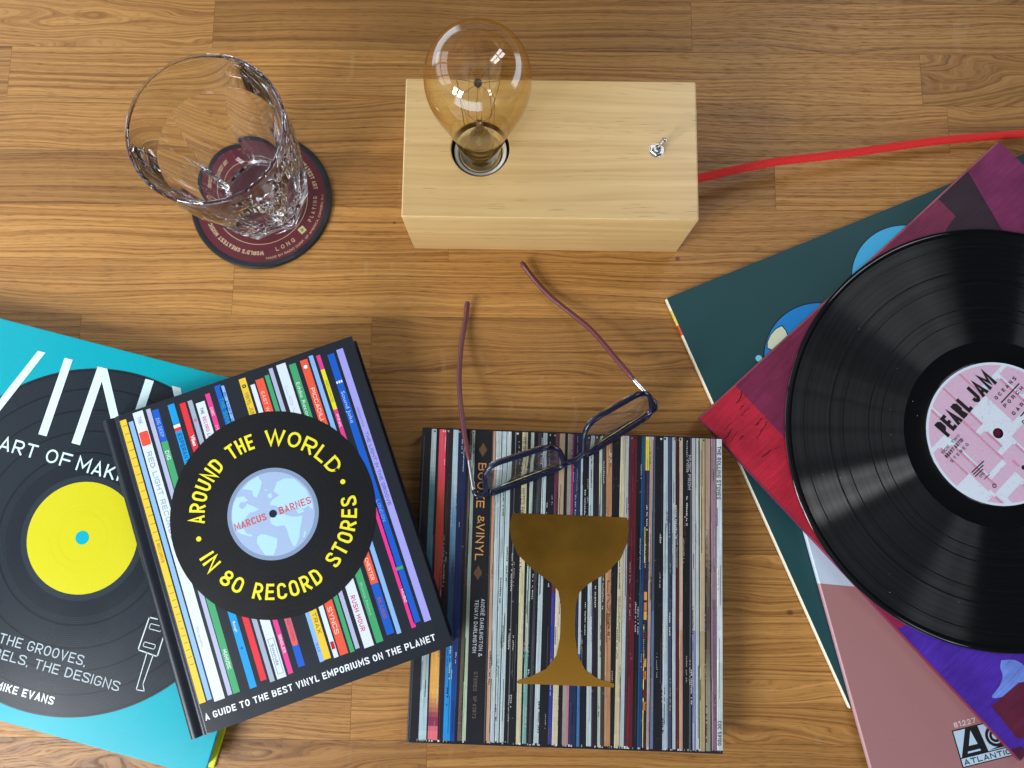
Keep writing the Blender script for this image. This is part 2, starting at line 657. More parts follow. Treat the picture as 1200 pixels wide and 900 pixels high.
# ------------------------------------------------------------------ materials
def wood_table():
    N = Nodes('oiled_oak_staves')
    o = N.obj()
    at = N.n('ShaderNodeAttribute', attribute_name='Col')
    sx = N.n('ShaderNodeSeparateColor')
    N.t.links.new(at.outputs['Color'], sx.inputs[0])
    rnd, tint, cath = sx.outputs[0], sx.outputs[1], sx.outputs[2]
    p = N.xyz(o)
    x = N.math('MULTIPLY_ADD', rnd, 37.0, p[0])
    y = N.math('MULTIPLY_ADD', rnd, 11.0, p[1])
    low = N.noise(N.comb(N.math('MULTIPLY', x, 5.0), N.math('MULTIPLY', y, 22.0), rnd), 1.0, 2.5, 0.5)
    lowc = N.math('SUBTRACT', low, 0.5)
    amp = N.math('MULTIPLY_ADD', cath, 0.10, 0.007)
    yw = N.math('MULTIPLY_ADD', lowc, amp, y)
    # growth rings
    rings = N.noise(N.comb(N.math('MULTIPLY', x, 2.6), N.math('MULTIPLY', yw, 540.0), rnd), 1.0, 2.0, 0.6)
    ringc = N.ramp(rings, [(0.34, (0, 0, 0)), (0.62, (1, 1, 1))])
    # open pores: short dark dashes along the grain
    pores = N.noise(N.comb(N.math('MULTIPLY', x, 85.0), N.math('MULTIPLY', yw, 1150.0), 3.0), 1.0, 2.0, 0.6)
    porec = N.ramp(pores, [(0.53, (0, 0, 0)), (0.66, (1, 1, 1))])
    streak = N.noise(N.comb(N.math('MULTIPLY', x, 9.0), N.math('MULTIPLY', yw, 480.0), 9.0), 1.0, 3.0, 0.6)
    col = N.ramp(ringc, [(0.0, (0.225, 0.092, 0.018)), (0.40, (0.335, 0.150, 0.034)), (1.0, (0.430, 0.212, 0.056))])
    st = N.math('MULTIPLY_ADD', streak, 0.6, 0.70)
    col = N.mix(1.0, col, N.comb(st, st, st), 'MULTIPLY')
    dk = N.math('MULTIPLY', porec, N.math('MULTIPLY_ADD', ringc, -0.35, 0.85))
    col = N.mix(N.math('MULTIPLY', dk, 0.54), col, (0.075, 0.027, 0.006, 1))
    # medullary rays: pale flecks across the grain in the staves that have them
    fl = N.noise(N.comb(N.math('MULTIPLY', x, 75.0), N.math('MULTIPLY', y, 24.0), 5.0), 1.0, 1.5, 0.5, 0.6)
    flc = N.ramp(fl, [(0.66, (0, 0, 0)), (0.70, (1, 1, 1))])
    has = N.ramp(N.noise(N.comb(N.math('MULTIPLY', x, 7.0), N.math('MULTIPLY', y, 12.0), 1.0), 1.0, 1.0), [(0.50, (0, 0, 0)), (0.62, (1, 1, 1))])
    col = N.mix(N.math('MULTIPLY', N.math('MULTIPLY', flc, has), 0.13), col, (0.52, 0.36, 0.19, 1))
    # broad tone of each stave and along it
    t = N.math('MULTIPLY', N.math('MULTIPLY_ADD', tint, 1.5, 0.17), N.math('MULTIPLY_ADD', N.noise(N.comb(N.math('MULTIPLY', x, 4.0), N.math('MULTIPLY', y, 9.0), 2.0), 1.0, 2.0), 0.5, 0.75))
    col = N.mix(1.0, col, N.comb(t, N.math('POWER', t, 1.08), N.math('POWER', t, 1.2)), 'MULTIPLY')
    # a few small knots
    for kx, ky, kr in ((0.1241, 0.1745, 0.0028), (0.1985, -0.084, 0.0032), (-0.0905, 0.2005, 0.0016)):
        d = N.vmath('DISTANCE', N.comb(p[0], N.math('MULTIPLY', p[1], 1.3), 0.0), (kx, ky * 1.3, 0))
        kf = N.ramp(N.math('DIVIDE', d, kr), [(0.35, (1, 1, 1)), (1.0, (0, 0, 0))])
        col = N.mix(N.math('MULTIPLY', kf, 0.75), col, (0.060, 0.018, 0.010, 1))
    r = N.math('MULTIPLY_ADD', porec, 0.15, N.math('MULTIPLY_ADD', streak, 0.12, 0.36))
    h = N.math('SUBTRACT', N.math('MULTIPLY', ringc, 0.35), porec)
    N.pr(Base_Color=col, Roughness=r, Specular_IOR_Level=0.36, Normal=N.bump(h, 0.22, 0.0004))
    return N.mat


def wood_lamp():
    N = Nodes('pale_lacquered_wood')
    p = N.xyz(N.obj())
    x, y, z = p[0], p[1], p[2]
    yz = N.math('ADD', y, N.math('MULTIPLY', z, 0.83))
    low = N.math('SUBTRACT', N.noise(N.comb(N.math('MULTIPLY', x, 6.0), N.math('MULTIPLY', yz, 16.0), 0.0), 1.0, 2.0), 0.5)
    yw = N.math('MULTIPLY_ADD', low, 0.018, yz)
    band = N.noise(N.comb(N.math('MULTIPLY', x, 3.0), N.math('MULTIPLY', yw, 210.0), 1.0), 1.0, 3.0, 0.6)
    col = N.ramp(band, [(0.25, (0.53, 0.325, 0.125)), (0.52, (0.64, 0.425, 0.180)), (0.8, (0.71, 0.495, 0.230))])
    dash = N.noise(N.comb(N.math('MULTIPLY', x, 42.0), N.math('MULTIPLY', yw, 900.0), 2.0), 1.0, 2.0, 0.6)
    clump = N.noise(N.comb(N.math('MULTIPLY', x, 16.0), N.math('MULTIPLY', yz, 60.0), 4.0), 1.0, 2.0)
    dc = N.math('MULTIPLY', N.ramp(dash, [(0.60, (0, 0, 0)), (0.69, (1, 1, 1))]), N.ramp(clump, [(0.42, (0, 0, 0)), (0.62, (1, 1, 1))]))
    col = N.mix(N.math('MULTIPLY', dc, 0.6), col, (0.20, 0.115, 0.045, 1))
    big = N.math('MULTIPLY_ADD', N.noise(N.comb(N.math('MULTIPLY', x, 9.0), N.math('MULTIPLY', yz, 14.0), 7.0), 1.0, 3.0), 0.30, 0.86)
    col = N.mix(1.0, col, N.comb(big, big, big), 'MULTIPLY')
    N.pr(Base_Color=col, Roughness=N.math('MULTIPLY_ADD', band, 0.12, 0.30), Specular_IOR_Level=0.5,
         Coat_Weight=0.35, Coat_Roughness=0.28, Normal=N.bump(dash, 0.06, 0.0003))
    return N.mat


def clear_glass(name, tint=(1, 1, 1, 1), ior=1.5, wave=0.015):
    N = Nodes(name)
    o = N.obj()
    N.pr(Base_Color=tint, Roughness=0.0, IOR=ior, Transmission_Weight=1.0,
         Normal=N.bump(N.noise(o, 45, 2), wave, 0.001) if wave else None)
    return N.mat


def bulb_glass():
    """thin blown amber glass: tints what is behind it, more where the wall is seen edge on, and mirrors the windows"""
    N = Nodes('thin_amber_glass')
    lw = N.n('ShaderNodeLayerWeight')
    lw.inputs['Blend'].default_value = 0.5
    face = lw.outputs['Facing']
    tint = N.ramp(face, [(0.0, (0.95, 0.885, 0.72)), (0.55, (0.92, 0.82, 0.59)), (0.85, (0.75, 0.60, 0.33)), (1.0, (0.48, 0.33, 0.14))])
    tr = N.n('ShaderNodeBsdfTransparent')
    N.put(tr.inputs[0], tint)
    gl = N.n('ShaderNodeBsdfGlossy')
    gl.inputs['Roughness'].default_value = 0.02
    gl.inputs['Color'].default_value = (1, 0.95, 0.88, 1)
    f5 = N.math('POWER', face, 5.0)
    N.put(gl.inputs['Normal'], N.bump(N.noise(N.obj(), 40, 2), 0.05, 0.001))
    mx = N.n('ShaderNodeMixShader')
    N.put(mx.inputs[0], N.math('MULTIPLY_ADD', f5, 0.75, 0.085, clamp=True))
    N.t.links.new(tr.outputs[0], mx.inputs[1])
    N.t.links.new(gl.outputs[0], mx.inputs[2])
    N.t.links.new(mx.outputs[0], N.out.inputs[0])
    return N.mat


def vinyl():
    N = Nodes('black_vinyl_grooves')
    o = N.obj()
    p = N.xyz(o)
    r = N.vmath('LENGTH', N.comb(p[0], p[1], 0.0))
    fine = N.noise(None, 2600.0, 2, 0.6, dim='1D', w=r)
    band = N.noise(None, 300.0, 3, 0.65, dim='1D', w=r)
    gap = None
    for rr, wd in ((0.1375, 0.0004), (0.1190, 0.0005), (0.1095, 0.0004), (0.0915, 0.0005), (0.0825, 0.0004)):
        g = N.math('LESS_THAN', N.math('ABSOLUTE', N.math('SUBTRACT', r, rr)), wd)
        gap = g if gap is None else N.math('MAXIMUM', gap, g)
    dead = N.math('LESS_THAN', r, 0.0665)
    edge = N.math('GREATER_THAN', r, 0.1462)
    smooth_ = N.math('MAXIMUM', N.math('MAXIMUM', dead, edge), N.math('MULTIPLY', gap, 0.55))
    groove = N.math('SUBTRACT', 1.0, smooth_)
    ang = N.noise(N.comb(N.math('MULTIPLY', p[0], 1.0), N.math('MULTIPLY', p[1], 1.0), N.math('MULTIPLY', r, 160.0)), 14.0, 3, 0.6)
    rough = N.math('MULTIPLY_ADD', groove, N.math('MULTIPLY_ADD', band, 0.16, N.math('MULTIPLY_ADD', fine, 0.10, 0.20)), 0.05)
    rough = N.math('MULTIPLY_ADD', N.math('SUBTRACT', ang, 0.5), N.math('MULTIPLY', groove, 0.10), rough)
    tan = N.n('ShaderNodeTangent', direction_type='RADIAL', axis='Z')
    d = N.n('ShaderNodeBsdfDiffuse')
    vo = N.n('ShaderNodeTexVoronoi')
    vo.inputs['Scale'].default_value = 95.0
    N.put(vo.inputs['Vector'], o)
    dust = N.math('MULTIPLY', N.math('LESS_THAN', vo.outputs['Distance'], 0.028), N.math('GREATER_THAN', N.noise(o, 30, 2), 0.5))
    N.put(d.inputs['Color'], N.mix(dust, (0.0035, 0.0037, 0.0045, 1), (0.30, 0.30, 0.31, 1)))
    g = N.n('ShaderNodeBsdfAnisotropic')
    N.put(g.inputs['Roughness'], rough)
    N.put(g.inputs['Anisotropy'], N.math('MULTIPLY', groove, ANISO))
    N.put(g.inputs['Tangent'], tan.outputs[0])
    g.inputs['Color'].default_value = (1, 1, 1, 1)
    lw = N.n('ShaderNodeLayerWeight')
    lw.inputs['Blend'].default_value = 0.5
    fres = N.math('MULTIPLY_ADD', N.math('POWER', lw.outputs['Facing'], 5.0), 0.8, 0.058)
    fres = N.math('MULTIPLY', fres, N.math('MULTIPLY_ADD', N.math('MULTIPLY', groove, band), 0.9, 0.55))
    mx = N.n('ShaderNodeMixShader')
    N.put(mx.inputs[0], N.math('MULTIPLY', fres, N.math('SUBTRACT', 1.0, dust)))
    N.t.links.new(d.outputs[0], mx.inputs[1])
    N.t.links.new(g.outputs[0], mx.inputs[2])
    N.t.links.new(mx.outputs[0], N.out.inputs[0])
    return N.mat


ANISO = 0.87
M_TABLE = wood_table()
M_LAMP = wood_lamp()
M_CARD = printed('printed_card', 0.42, 0.5)
M_GLOSS = printed('printed_gloss_board', 0.28, 0.20, 0.04)
M_SATIN = printed('printed_satin_board', 0.33, 0.32, 0.04)
M_PHOTO = printed('printed_photo_board', 0.38, 0.35, 0.10, scuff=0.30, streak=1.5)
M_SLEEVE = printed('printed_record_sleeve', 0.45, 0.3, 0.08)


def sleeve_art():
    """matt printed card with the worn, streaky painted look of the cover artwork"""
    N = Nodes('streaky_sleeve_art')
    a = N.n('ShaderNodeAttribute', attribute_name='Col')
    o = N.obj()
    p = N.xyz(o)
    st = N.noise(N.comb(N.math('MULTIPLY', p[0], 420.0), N.math('MULTIPLY', p[1], 38.0), 0.0), 1.0, 4, 0.65)
    bl = N.noise(o, 26, 4, 0.6)
    f = N.math('MULTIPLY', N.math('MULTIPLY_ADD', st, 1.0, 0.5), N.math('MULTIPLY_ADD', bl, 1.5, 0.28))
    gr = N.math('MULTIPLY_ADD', N.noise(o, 1300, 2), 0.4, 0.8)
    f = N.math('MULTIPLY', f, gr)
    col = N.mix(1.0, a.outputs['Color'], N.comb(f, N.math('POWER', f, 1.3), f), 'MULTIPLY')
    sc_ = N.ramp(N.noise(N.comb(N.math('MULTIPLY', p[0], 60.0), N.math('MULTIPLY', p[1], 900.0), 2.0), 1.0, 3, 0.6), [(0.70, (0, 0, 0)), (0.76, (1, 1, 1))])
    col = N.mix(N.math('MULTIPLY', sc_, 0.25), col, (0.02, 0.006, 0.012, 1))
    N.pr(Base_Color=col, Roughness=0.5, Specular_IOR_Level=0.3, Normal=N.bump(st, 0.08, 0.0003))
    return N.mat


M_ART = sleeve_art()
M_LABEL = printed('printed_paper_label', 0.5, 0.4, 0.06)
M_PAPER = printed('paper_edges', 0.8, 0.2, 0.10)
M_CHROME = plain('nickel_plate', (0.55, 0.55, 0.54, 1), 0.30, 1.0, 0.5, 0.05)
M_STEEL = plain('steel_strip', (0.55, 0.56, 0.58, 1), 0.25, 1.0)
M_CAP = plain('dull_brass_cap', (0.50, 0.40, 0.24, 1), 0.5, 0.6)
M_PORC = plain('white_porcelain', (0.80, 0.79, 0.76, 1), 0.3)
M_DARK = plain('dark_hole_lining', (0.030, 0.020, 0.012, 1), 0.7)
M_NAVY = plain('navy_acetate', (0.004, 0.006, 0.026, 1), 0.17, 0.0, 0.5, 0.1, 40, 0.0)
M_TEMPLE = plain('maroon_rubber', (0.130, 0.026, 0.034, 1), 0.36, 0.0, 0.5, 0.1, 200)
M_LENS = clear_glass('clear_lens', (1, 1, 1, 1), 1.53)
M_TUMBLER = clear_glass('tumbler_glass', (0.98, 0.995, 1.0, 1), 1.48, 0.0)
M_BULB = bulb_glass()
M_STEM = clear_glass('stem_glass', (1.0, 0.95, 0.85, 1), 1.45)
M_WIRE = plain('dark_wire', (0.10, 0.07, 0.05, 1), 0.4, 1.0)
M_VINYL = vinyl()


def cord_mat():
    N = Nodes('red_braided_cloth')
    p = N.xyz(N.obj())
    s = N.math('SINE', N.math('MULTIPLY', N.math('ADD', p[0], N.math('MULTIPLY', p[1], 2.0)), 1900.0))
    s2 = N.math('SINE', N.math('MULTIPLY', N.math('SUBTRACT', p[0], N.math('MULTIPLY', p[1], 2.0)), 1900.0))
    w = N.math('MULTIPLY_ADD', N.math('MULTIPLY', s, s2), 0.5, 0.5)
    col = N.mix(w, (0.58, 0.012, 0.012, 1), (0.85, 0.030, 0.028, 1))
    N.pr(Base_Color=col, Roughness=0.7, Specular_IOR_Level=0.3, Sheen_Weight=0.1, Sheen_Tint=(1, 0.4, 0.3, 1), Normal=N.bump(w, 0.4, 0.0004))
    return N.mat


def gold_foil():
    N = Nodes('gold_foil')
    o = N.obj()
    r = N.math('MULTIPLY_ADD', N.noise(o, 40, 4), 0.12, 0.16)
    N.pr(Base_Color=(0.78, 0.41, 0.065, 1), Metallic=1.0, Roughness=r, Normal=N.bump(N.noise(o, 500, 3), 0.06, 0.0003))
    return N.mat


M_CORD = cord_mat()
M_FOIL = gold_foil()

# ------------------------------------------------------------------ the table top
def tabletop():
    X0, X1 = -0.95, 1.05
    rows = [-0.56 + 0.04287 * i for i in range(37)]
    # shift so that one seam lies at y = 0.342
    k = min(range(len(rows)), key=lambda i: abs(rows[i] - 0.342))
    rows = [r + 0.342 - rows[k] for r in rows]
    fixed = {0: [-0.238, 0.139], -1: [-0.395, 0.3175], -2: [0.336, -0.62], -3: [0.200, -0.52], -4: [-0.049, 0.62], -5: [-0.210, 0.42],
             -6: [-0.322, -0.105, 0.55], -7: [0.31, -0.60], -8: [-0.30, 0.02], -12: [-0.110, 0.48], -13: [-0.0565, 0.60]}
    tone = {(0, 0): .64, (0, 1): .46, (0, 2): .54, (-1, 1): .66, (-1, 2): .52, (-2, 1): .60, (-2, 2): .62, (-3, 1): .46, (-3, 2): .66, (-4, 0): .66, (-4, 1): .60,
            (-5, 1): .62, (-5, 0): .60, (-6, 1): .56, (-6, 2): .44, (-7, 1): .52}
    cath = {(0, 0): .8, (-1, 2): 1.0, (-2, 2): .7, (-1, 1): .12, (-2, 1): .25, (0, 2): .2, (-4, 1): .2, (-13, 0): .8, (-12, 1): .6}
    mb = MB()
    g = 0.00010
    rr = random.Random(11)
    for i in range(len(rows) - 1):
        y0, y1 = rows[i], rows[i + 1]
        q = i - k
        cuts = sorted(fixed.get(q, []))
        if not cuts:
            c = X0 + rr.uniform(0.1, 0.5)
            while c < X1:
                cuts.append(c)
                c += rr.uniform(0.35, 0.75)
        xs = [X0] + cuts + [X1]
        for j in range(len(xs) - 1):
            col = (rr.random(), tone.get((q, j), rr.uniform(.40, .66)), cath.get((q, j), rr.choice((.05, .1, .15, .5))), 1)
            mb.poly([(xs[j] + g, y0 + g, 0), (xs[j + 1] - g, y0 + g, 0), (xs[j + 1] - g, y1 - g, 0), (xs[j] + g, y1 - g, 0)], col)
    mb.box(X0, rows[0], -0.040, X1, rows[-1], -0.0006, (.3, .12, .1, 1))
    o = mb.build('tabletop', M_TABLE)
    o['kind'] = 'structure'
    o['label'] = 'oiled oak table top of narrow glued staves'
    return o


tabletop()


# ------------------------------------------------------------------ coaster and tumbler
def coaster():
    t = thing('record_coaster', 'round maroon and black drink coaster styled as a record under the glass', 'coaster', (-0.1917, 0.2166, 0))
    mb = MB()
    vs, fs = lathe([(0.0002, 0.0), (0.0525, 0.0), (0.0535, 0.0009), (0.0535, 0.0026), (0.0526, 0.0035), (0.0500, 0.0036), (0.0488, 0.0033), (0.0002, 0.0033)], 128)
    mb.mesh(vs, fs, hexc('14161c'))
    mb.build('coaster_base', plain('black_rubber', (0.008, 0.009, 0.012, 1), 0.38), t, smooth=True)
    lb = MB()
    mar = hexc('5a1523')
    gold = hexc('cdb48a')
    lb.ring(0, 0, 0.0020, 0.0490, 0.0034, mar, 128)
    z = 0.00348
    lb.ring(0, 0, 0.0350, 0.0354, z, gold, 128)
    lb.ring(-0.0413, -0.0115, 0.0042, 0.0050, z, gold, 40)
    lb.ring(-0.0413, -0.0115, 0.0022, 0.0026, z, gold, 40)

    def arc(body, r, a0, a1, way, cap, bold=0.02, col=gold):
        lb.text(body, None, 0, cap, z, col, bold=bold, arc=(0, 0, r, math.radians(a0), math.radians(a1), way))
    arc("WORLD'S GREATEST MUSIC", 0.0405, -84, -153, 'out', 0.0031)
    arc('GREATEST ART', 0.0405, 49, 12, 'out', 0.0031)
    arc('GREATEST ART', 0.0405, 170, 133, 'out', 0.0031)
    arc('L O N G', 0.0425, -71, -49, 'in', 0.0031, 0.0)
    arc('P L A Y I N G', 0.0425, -24, 4, 'in', 0.0029, 0.0)
    arc('MADE BY RADIO CORP. OF AMERICA, CAMDEN, N.J.', 0.0472, -82, 6, 'in', 0.0016, 0.0)
    a = math.radians(-36)
    cx, cy = 0.0400 * math.cos(a), 0.0400 * math.sin(a)
    s = 0.0035
    lb.poly([(cx - s, cy, z), (cx, cy - s, z), (cx + s, cy, z), (cx, cy + s, z)], hexc('b9b37a'))
    lb.poly([(cx - s * .5, cy, z + 4e-5), (cx, cy - s * .5, z + 4e-5), (cx + s * .5, cy, z + 4e-5), (cx, cy + s * .5, z + 4e-5)], hexc('7f7a48'))
    lb.build('printed_label', M_LABEL, t)
    return t


coaster()


def tumbler():
    n = 7
    seg = 60
    NA = n * seg
    a_v = math.radians(-43.8)
    half = PI / n

    def r_out(z, a):
        f = 0.0282 + (0.0462 - 0.0282) * (z / 0.086)
        rc = 0.0352 + (0.0466 - 0.0352) * min(1, z / 0.086) + max(0, z - 0.086) * 0.050
        ph = ((a - a_v) % (2 * half)) - half
        rf = f / math.cos(ph)
        if z > 0.0865:
            return rc
        return min(rc, rf) if rc - rf > 0 else rc

    outer = [0.0006, 0.0012, 0.0030, 0.006, 0.010, 0.015, 0.020, 0.026, 0.032, 0.038, 0.044, 0.050, 0.055, 0.059, 0.063, 0.066, 0.069, 0.072, 0.075, 0.078, 0.0805, 0.083, 0.085, 0.0868, 0.088, 0.092, 0.098, 0.104, 0.110, 0.1145, 0.1165]
    outer = [outer[i] + (outer[i + 1] - outer[i]) * k / 3 for i in range(len(outer) - 1) for k in range(3)] + [outer[-1]]
    rings = []
    for z in outer:
        sh = 1.0
        if z < 0.001:
            sh = 0.965
        elif z < 0.002:
            sh = 0.985
        rings.append([(r_out(z, 2 * PI * i / NA) * sh, z) for i in range(NA)])
    top = rings[-1][0][0]
    for dr, z in ((0.0005, 0.1169), (0.0006, 0.1176), (0.0002, 0.1183), (-0.0004, 0.1187), (-0.0011, 0.1187), (-0.0017, 0.1183), (-0.0020, 0.1176), (-0.0019, 0.1169)):
        rings.append([(top + dr, z)] * NA)
    for z in (0.114, 0.108, 0.100, 0.092, 0.084, 0.076, 0.068, 0.060, 0.052, 0.044, 0.036, 0.030, 0.025, 0.021):
        r = 0.0240 + (0.0463 - 0.0240) * ((z - 0.017) / (0.117 - 0.017)) ** 0.86
        rings.append([(r, z)] * NA)
    for r, z in ((0.0245, 0.0185), (0.0232, 0.0168), (0.021, 0.0157), (0.0175, 0.0152), (0.012, 0.0154), (0.006, 0.0157)):
        rings.append([(r, z)] * NA)
    vs, fs = [], []
    for R in rings:
        for i, (r, z) in enumerate(R):
            a = 2 * PI * i / NA
            vs.append((r * math.cos(a), r * math.sin(a), z))
    for k in range(len(rings) - 1):
        for i in range(NA):
            j = (i + 1) % NA
            fs.append((k * NA + i, k * NA + j, (k + 1) * NA + j, (k + 1) * NA + i))
    fs.append(tuple(range(NA))[::-1])
    fs.append(tuple((len(rings) - 1) * NA + i for i in range(NA)))
    mb = MB()
    mb.mesh(vs, fs)
    o = mb.build('drinking_glass', M_TUMBLER, None, smooth=True, angle=14, loc=(-0.1870, 0.2155, 0.0036))
    o['label'] = 'empty clear faceted tumbler with a thick base standing on the maroon coaster'
    o['category'] = 'glass'
    return o


tumbler()

# ------------------------------------------------------------------ lamp
LB = (-0.07513, 0.18063)
LR = -0.00397
LW, LD, LH = 0.19902, 0.09865, 0.0682


def lamp():
    t = thing('table_lamp', 'pale wooden block lamp with a bare amber bulb and red cloth cord', 'lamp', (LB[0], LB[1], 0), LR)
    hx, hy, hr = 0.0520, 0.0488, 0.0198
    mb = MB()
    # top with a round hole
    ang = sorted(set([2 * PI * i / 64 for i in range(64)] + [math.atan2(y - hy, x - hx) % (2 * PI) for x in (0, LW) for y in (0, LD)]))

    def edge(a):
        c, s = math.cos(a), math.sin(a)
        ts = []
        if c > 1e-9: ts.append((LW - hx) / c)
        if c < -1e-9: ts.append(-hx / c)
        if s > 1e-9: ts.append((LD - hy) / s)
        if s < -1e-9: ts.append(-hy / s)
        tt = min(ts)
        return (hx + tt * c, hy + tt * s)
    for i in range(len(ang)):
        a, b = ang[i], ang[(i + 1) % len(ang)]
        ea, eb = edge(a), edge(b)
        ca, cb = (hx + hr * math.cos(a), hy + hr * math.sin(a)), (hx + hr * math.cos(b), hy + hr * math.sin(b))
        mb.poly([(*ca, LH), (*ea, LH), (*eb, LH), (*cb, LH)])
        mb.poly([(*ea, LH), (*ea, 0), (*eb, 0), (*eb, LH)])
        mb.poly([(*ca, LH), (*cb, LH), (*cb, 0.030), (*ca, 0.030)])
    mb.poly([(hx + hr * math.cos(a), hy + hr * math.sin(a), 0.030) for a in ang])
    mb.poly([(x, y, 0) for x, y in ((0, 0), (0, LD), (LW, LD), (LW, 0))])
    mb.build('wooden_body', M_LAMP, t, smooth=True, angle=30, bevel=0.0009)
    lin_ = MB()
    lin_.mesh(*lathe([(hr - 0.0003, LH - 0.0012), (hr - 0.0003, 0.0305), (0.0003, 0.0305)], 64))
    o = lin_.build('hole_lining', M_DARK, t, smooth=True)
    o.location = (hx, hy, 0)
    sk = MB()
    sk.mesh(*lathe([(0.0142, 0.0310), (0.0182, 0.0310), (0.0182, 0.0625), (0.0177, 0.0640), (0.0160, 0.0640), (0.0150, 0.0620), (0.0150, 0.0320)], 64))
    o = sk.build('bulb_socket', M_PORC, t, smooth=True)
    o.location = (hx, hy, 0)
    # bulb, leaning a little back in its socket
    bulb = MB()
    prof = [(0.0134, 0.000), (0.0136, 0.006), (0.0143, 0.012), (0.0160, 0.020), (0.0184, 0.030), (0.0214, 0.041), (0.0246, 0.052), (0.0276, 0.062), (0.0298, 0.070),
            (0.0310, 0.077), (0.0314, 0.084), (0.0310, 0.091), (0.0298, 0.0975), (0.0276, 0.1035), (0.0243, 0.1086), (0.0198, 0.1126), (0.0145, 0.1152), (0.0085, 0.1167), (0.0002, 0.1171)]
    sp = spline([(r, 0, z) for r, z in prof], 4)
    vs, fs = lathe([(max(p.x, 0.00015), p.z) for p in sp], 96)
    bulb.mesh([(x, y, z if z < 0.03 else 0.03 + (z - 0.03) * 0.925) for x, y, z in vs], fs)
    b = bulb.build('light_bulb', M_BULB, t, smooth=True, angle=60)
    b.location = (hx, hy - 0.0015, 0.0630)
    b.rotation_euler = (math.radians(-5.6), math.radians(1.0), 0)
    cap = MB()
    pr = [(0.0002, -0.026), (0.008, -0.026)]
    for i in range(9):
        pr += [(0.0128, -0.0235 + i * 0.0026), (0.0121, -0.0222 + i * 0.0026)]
    pr += [(0.0131, -0.0010), (0.0139, -0.0008), (0.0140, 0.0004), (0.0137, 0.0006)]
    cap.mesh(*lathe(pr, 64))
    cap.build('bulb_cap', M_CAP, b, smooth=True)
    st = MB()
    sp2 = spline([(0.0100, 0, 0.001), (0.0096, 0, 0.012), (0.0075, 0, 0.020), (0.0042, 0, 0.027), (0.0022, 0, 0.034), (0.0017, 0, 0.05), (0.0016, 0, 0.074), (0.0024, 0, 0.0775), (0.0022, 0, 0.0795), (0.0002, 0, 0.0803)], 4)
    st.mesh(*lathe([(max(p.x, 0.00015), p.z) for p in sp2], 32))
    st.build('glass_stem', M_STEM, b, smooth=True)
    wi, wj = MB(), MB()
    for i in range(7):
        a = 2 * PI * i / 7 + 0.2
        c, s = math.cos(a), math.sin(a)
        wi.mesh(*tube([(0.001 * c, 0.001 * s, 0.0775), (0.006 * c, 0.006 * s, 0.0778), (0.0125 * c, 0.0125 * s, 0.0772), (0.0132 * c, 0.0132 * s, 0.0758)], 0.00014, 6))
        a += PI / 7
        c, s = math.cos(a), math.sin(a)
        wj.mesh(*tube([(0.0010 * c, 0.0018 * s, 0.036), (0.006 * c, 0.006 * s, 0.0352), (0.0096 * c, 0.0096 * s, 0.0362)], 0.00013, 6))
    wi.mesh(*lathe([(0.0003, 0.0768), (0.0020, 0.0772), (0.0024, 0.0785), (0.0018, 0.0802), (0.0003, 0.0806)], 24))
    wi.build('support_wires', M_WIRE, b, smooth=True)
    wj.build('support_wires', M_WIRE, b, smooth=True)
    fi = MB()
    pts = []
    for i in range(7):
        a = 2 * PI * i / 7 + 0.2
        pts.append((0.0130 * math.cos(a), 0.0130 * math.sin(a), 0.0762))
        a += PI / 7
        pts.append((0.0096 * math.cos(a), 0.0096 * math.sin(a), 0.0364))
    fi.mesh(*tube(pts, 0.00016, 6))
    fi.build('filament', M_WIRE, b, smooth=True)
    # toggle switch
    sw = MB()
    sx, sy = 0.1712, 0.0488
    z0 = LH
    R = 0.0046
    hexa = [(R * math.cos(PI / 3 * i + 0.35), R * math.sin(PI / 3 * i + 0.35)) for i in range(6)]
    vs = [(x, y, z0 + 0.0003) for x, y in hexa] + [(x, y, z0 + 0.0019) for x, y in hexa] + [(x * .93, y * .93, z0 + 0.0022) for x, y in hexa]
    fs = [(i, (i + 1) % 6, 6 + (i + 1) % 6, 6 + i) for i in range(6)] + [(6 + i, 6 + (i + 1) % 6, 12 + (i + 1) % 6, 12 + i) for i in range(6)] + [tuple(range(12, 18)), tuple(range(6))[::-1]]
    sw.mesh(vs, fs)
    sw.mesh(*lathe([(0.0002, z0 + 0.00002), (0.0050, z0 + 0.00002), (0.0050, z0 + 0.0004), (0.0002, z0 + 0.0004)], 40))
    sw.mesh(*lathe([(0.0029, z0 + 0.0021), (0.0029, z0 + 0.0044), (0.0026, z0 + 0.0048), (0.0018, z0 + 0.0048), (0.0014, z0 + 0.0034), (0.0002, z0 + 0.0034)], 32))
    s_ = sw.build('toggle_switch', M_CHROME, t, smooth=True, angle=30)
    s_.location = (sx, sy, 0)
    lv = MB()
    lv.mesh(*tube([(0, 0, z0 + 0.0030), (0.0012, 0.0008, z0 + 0.0065), (0.0028, 0.0019, z0 + 0.0110), (0.0031, 0.0021, z0 + 0.0120), (0.00325, 0.0022, z0 + 0.0125)], [0.0009, 0.0011, 0.0017, 0.0016, 0.0009], 16))
    lv.build('switch_lever', M_CHROME, s_, smooth=True)
    # cord (in the lamp's own frame)
    co = MB()

    def w(x, y, z):
        x, y = x - LB[0], y - LB[1]
        c, s = math.cos(-LR), math.sin(-LR)
        return (x * c - y * s, x * s + y * c, z)
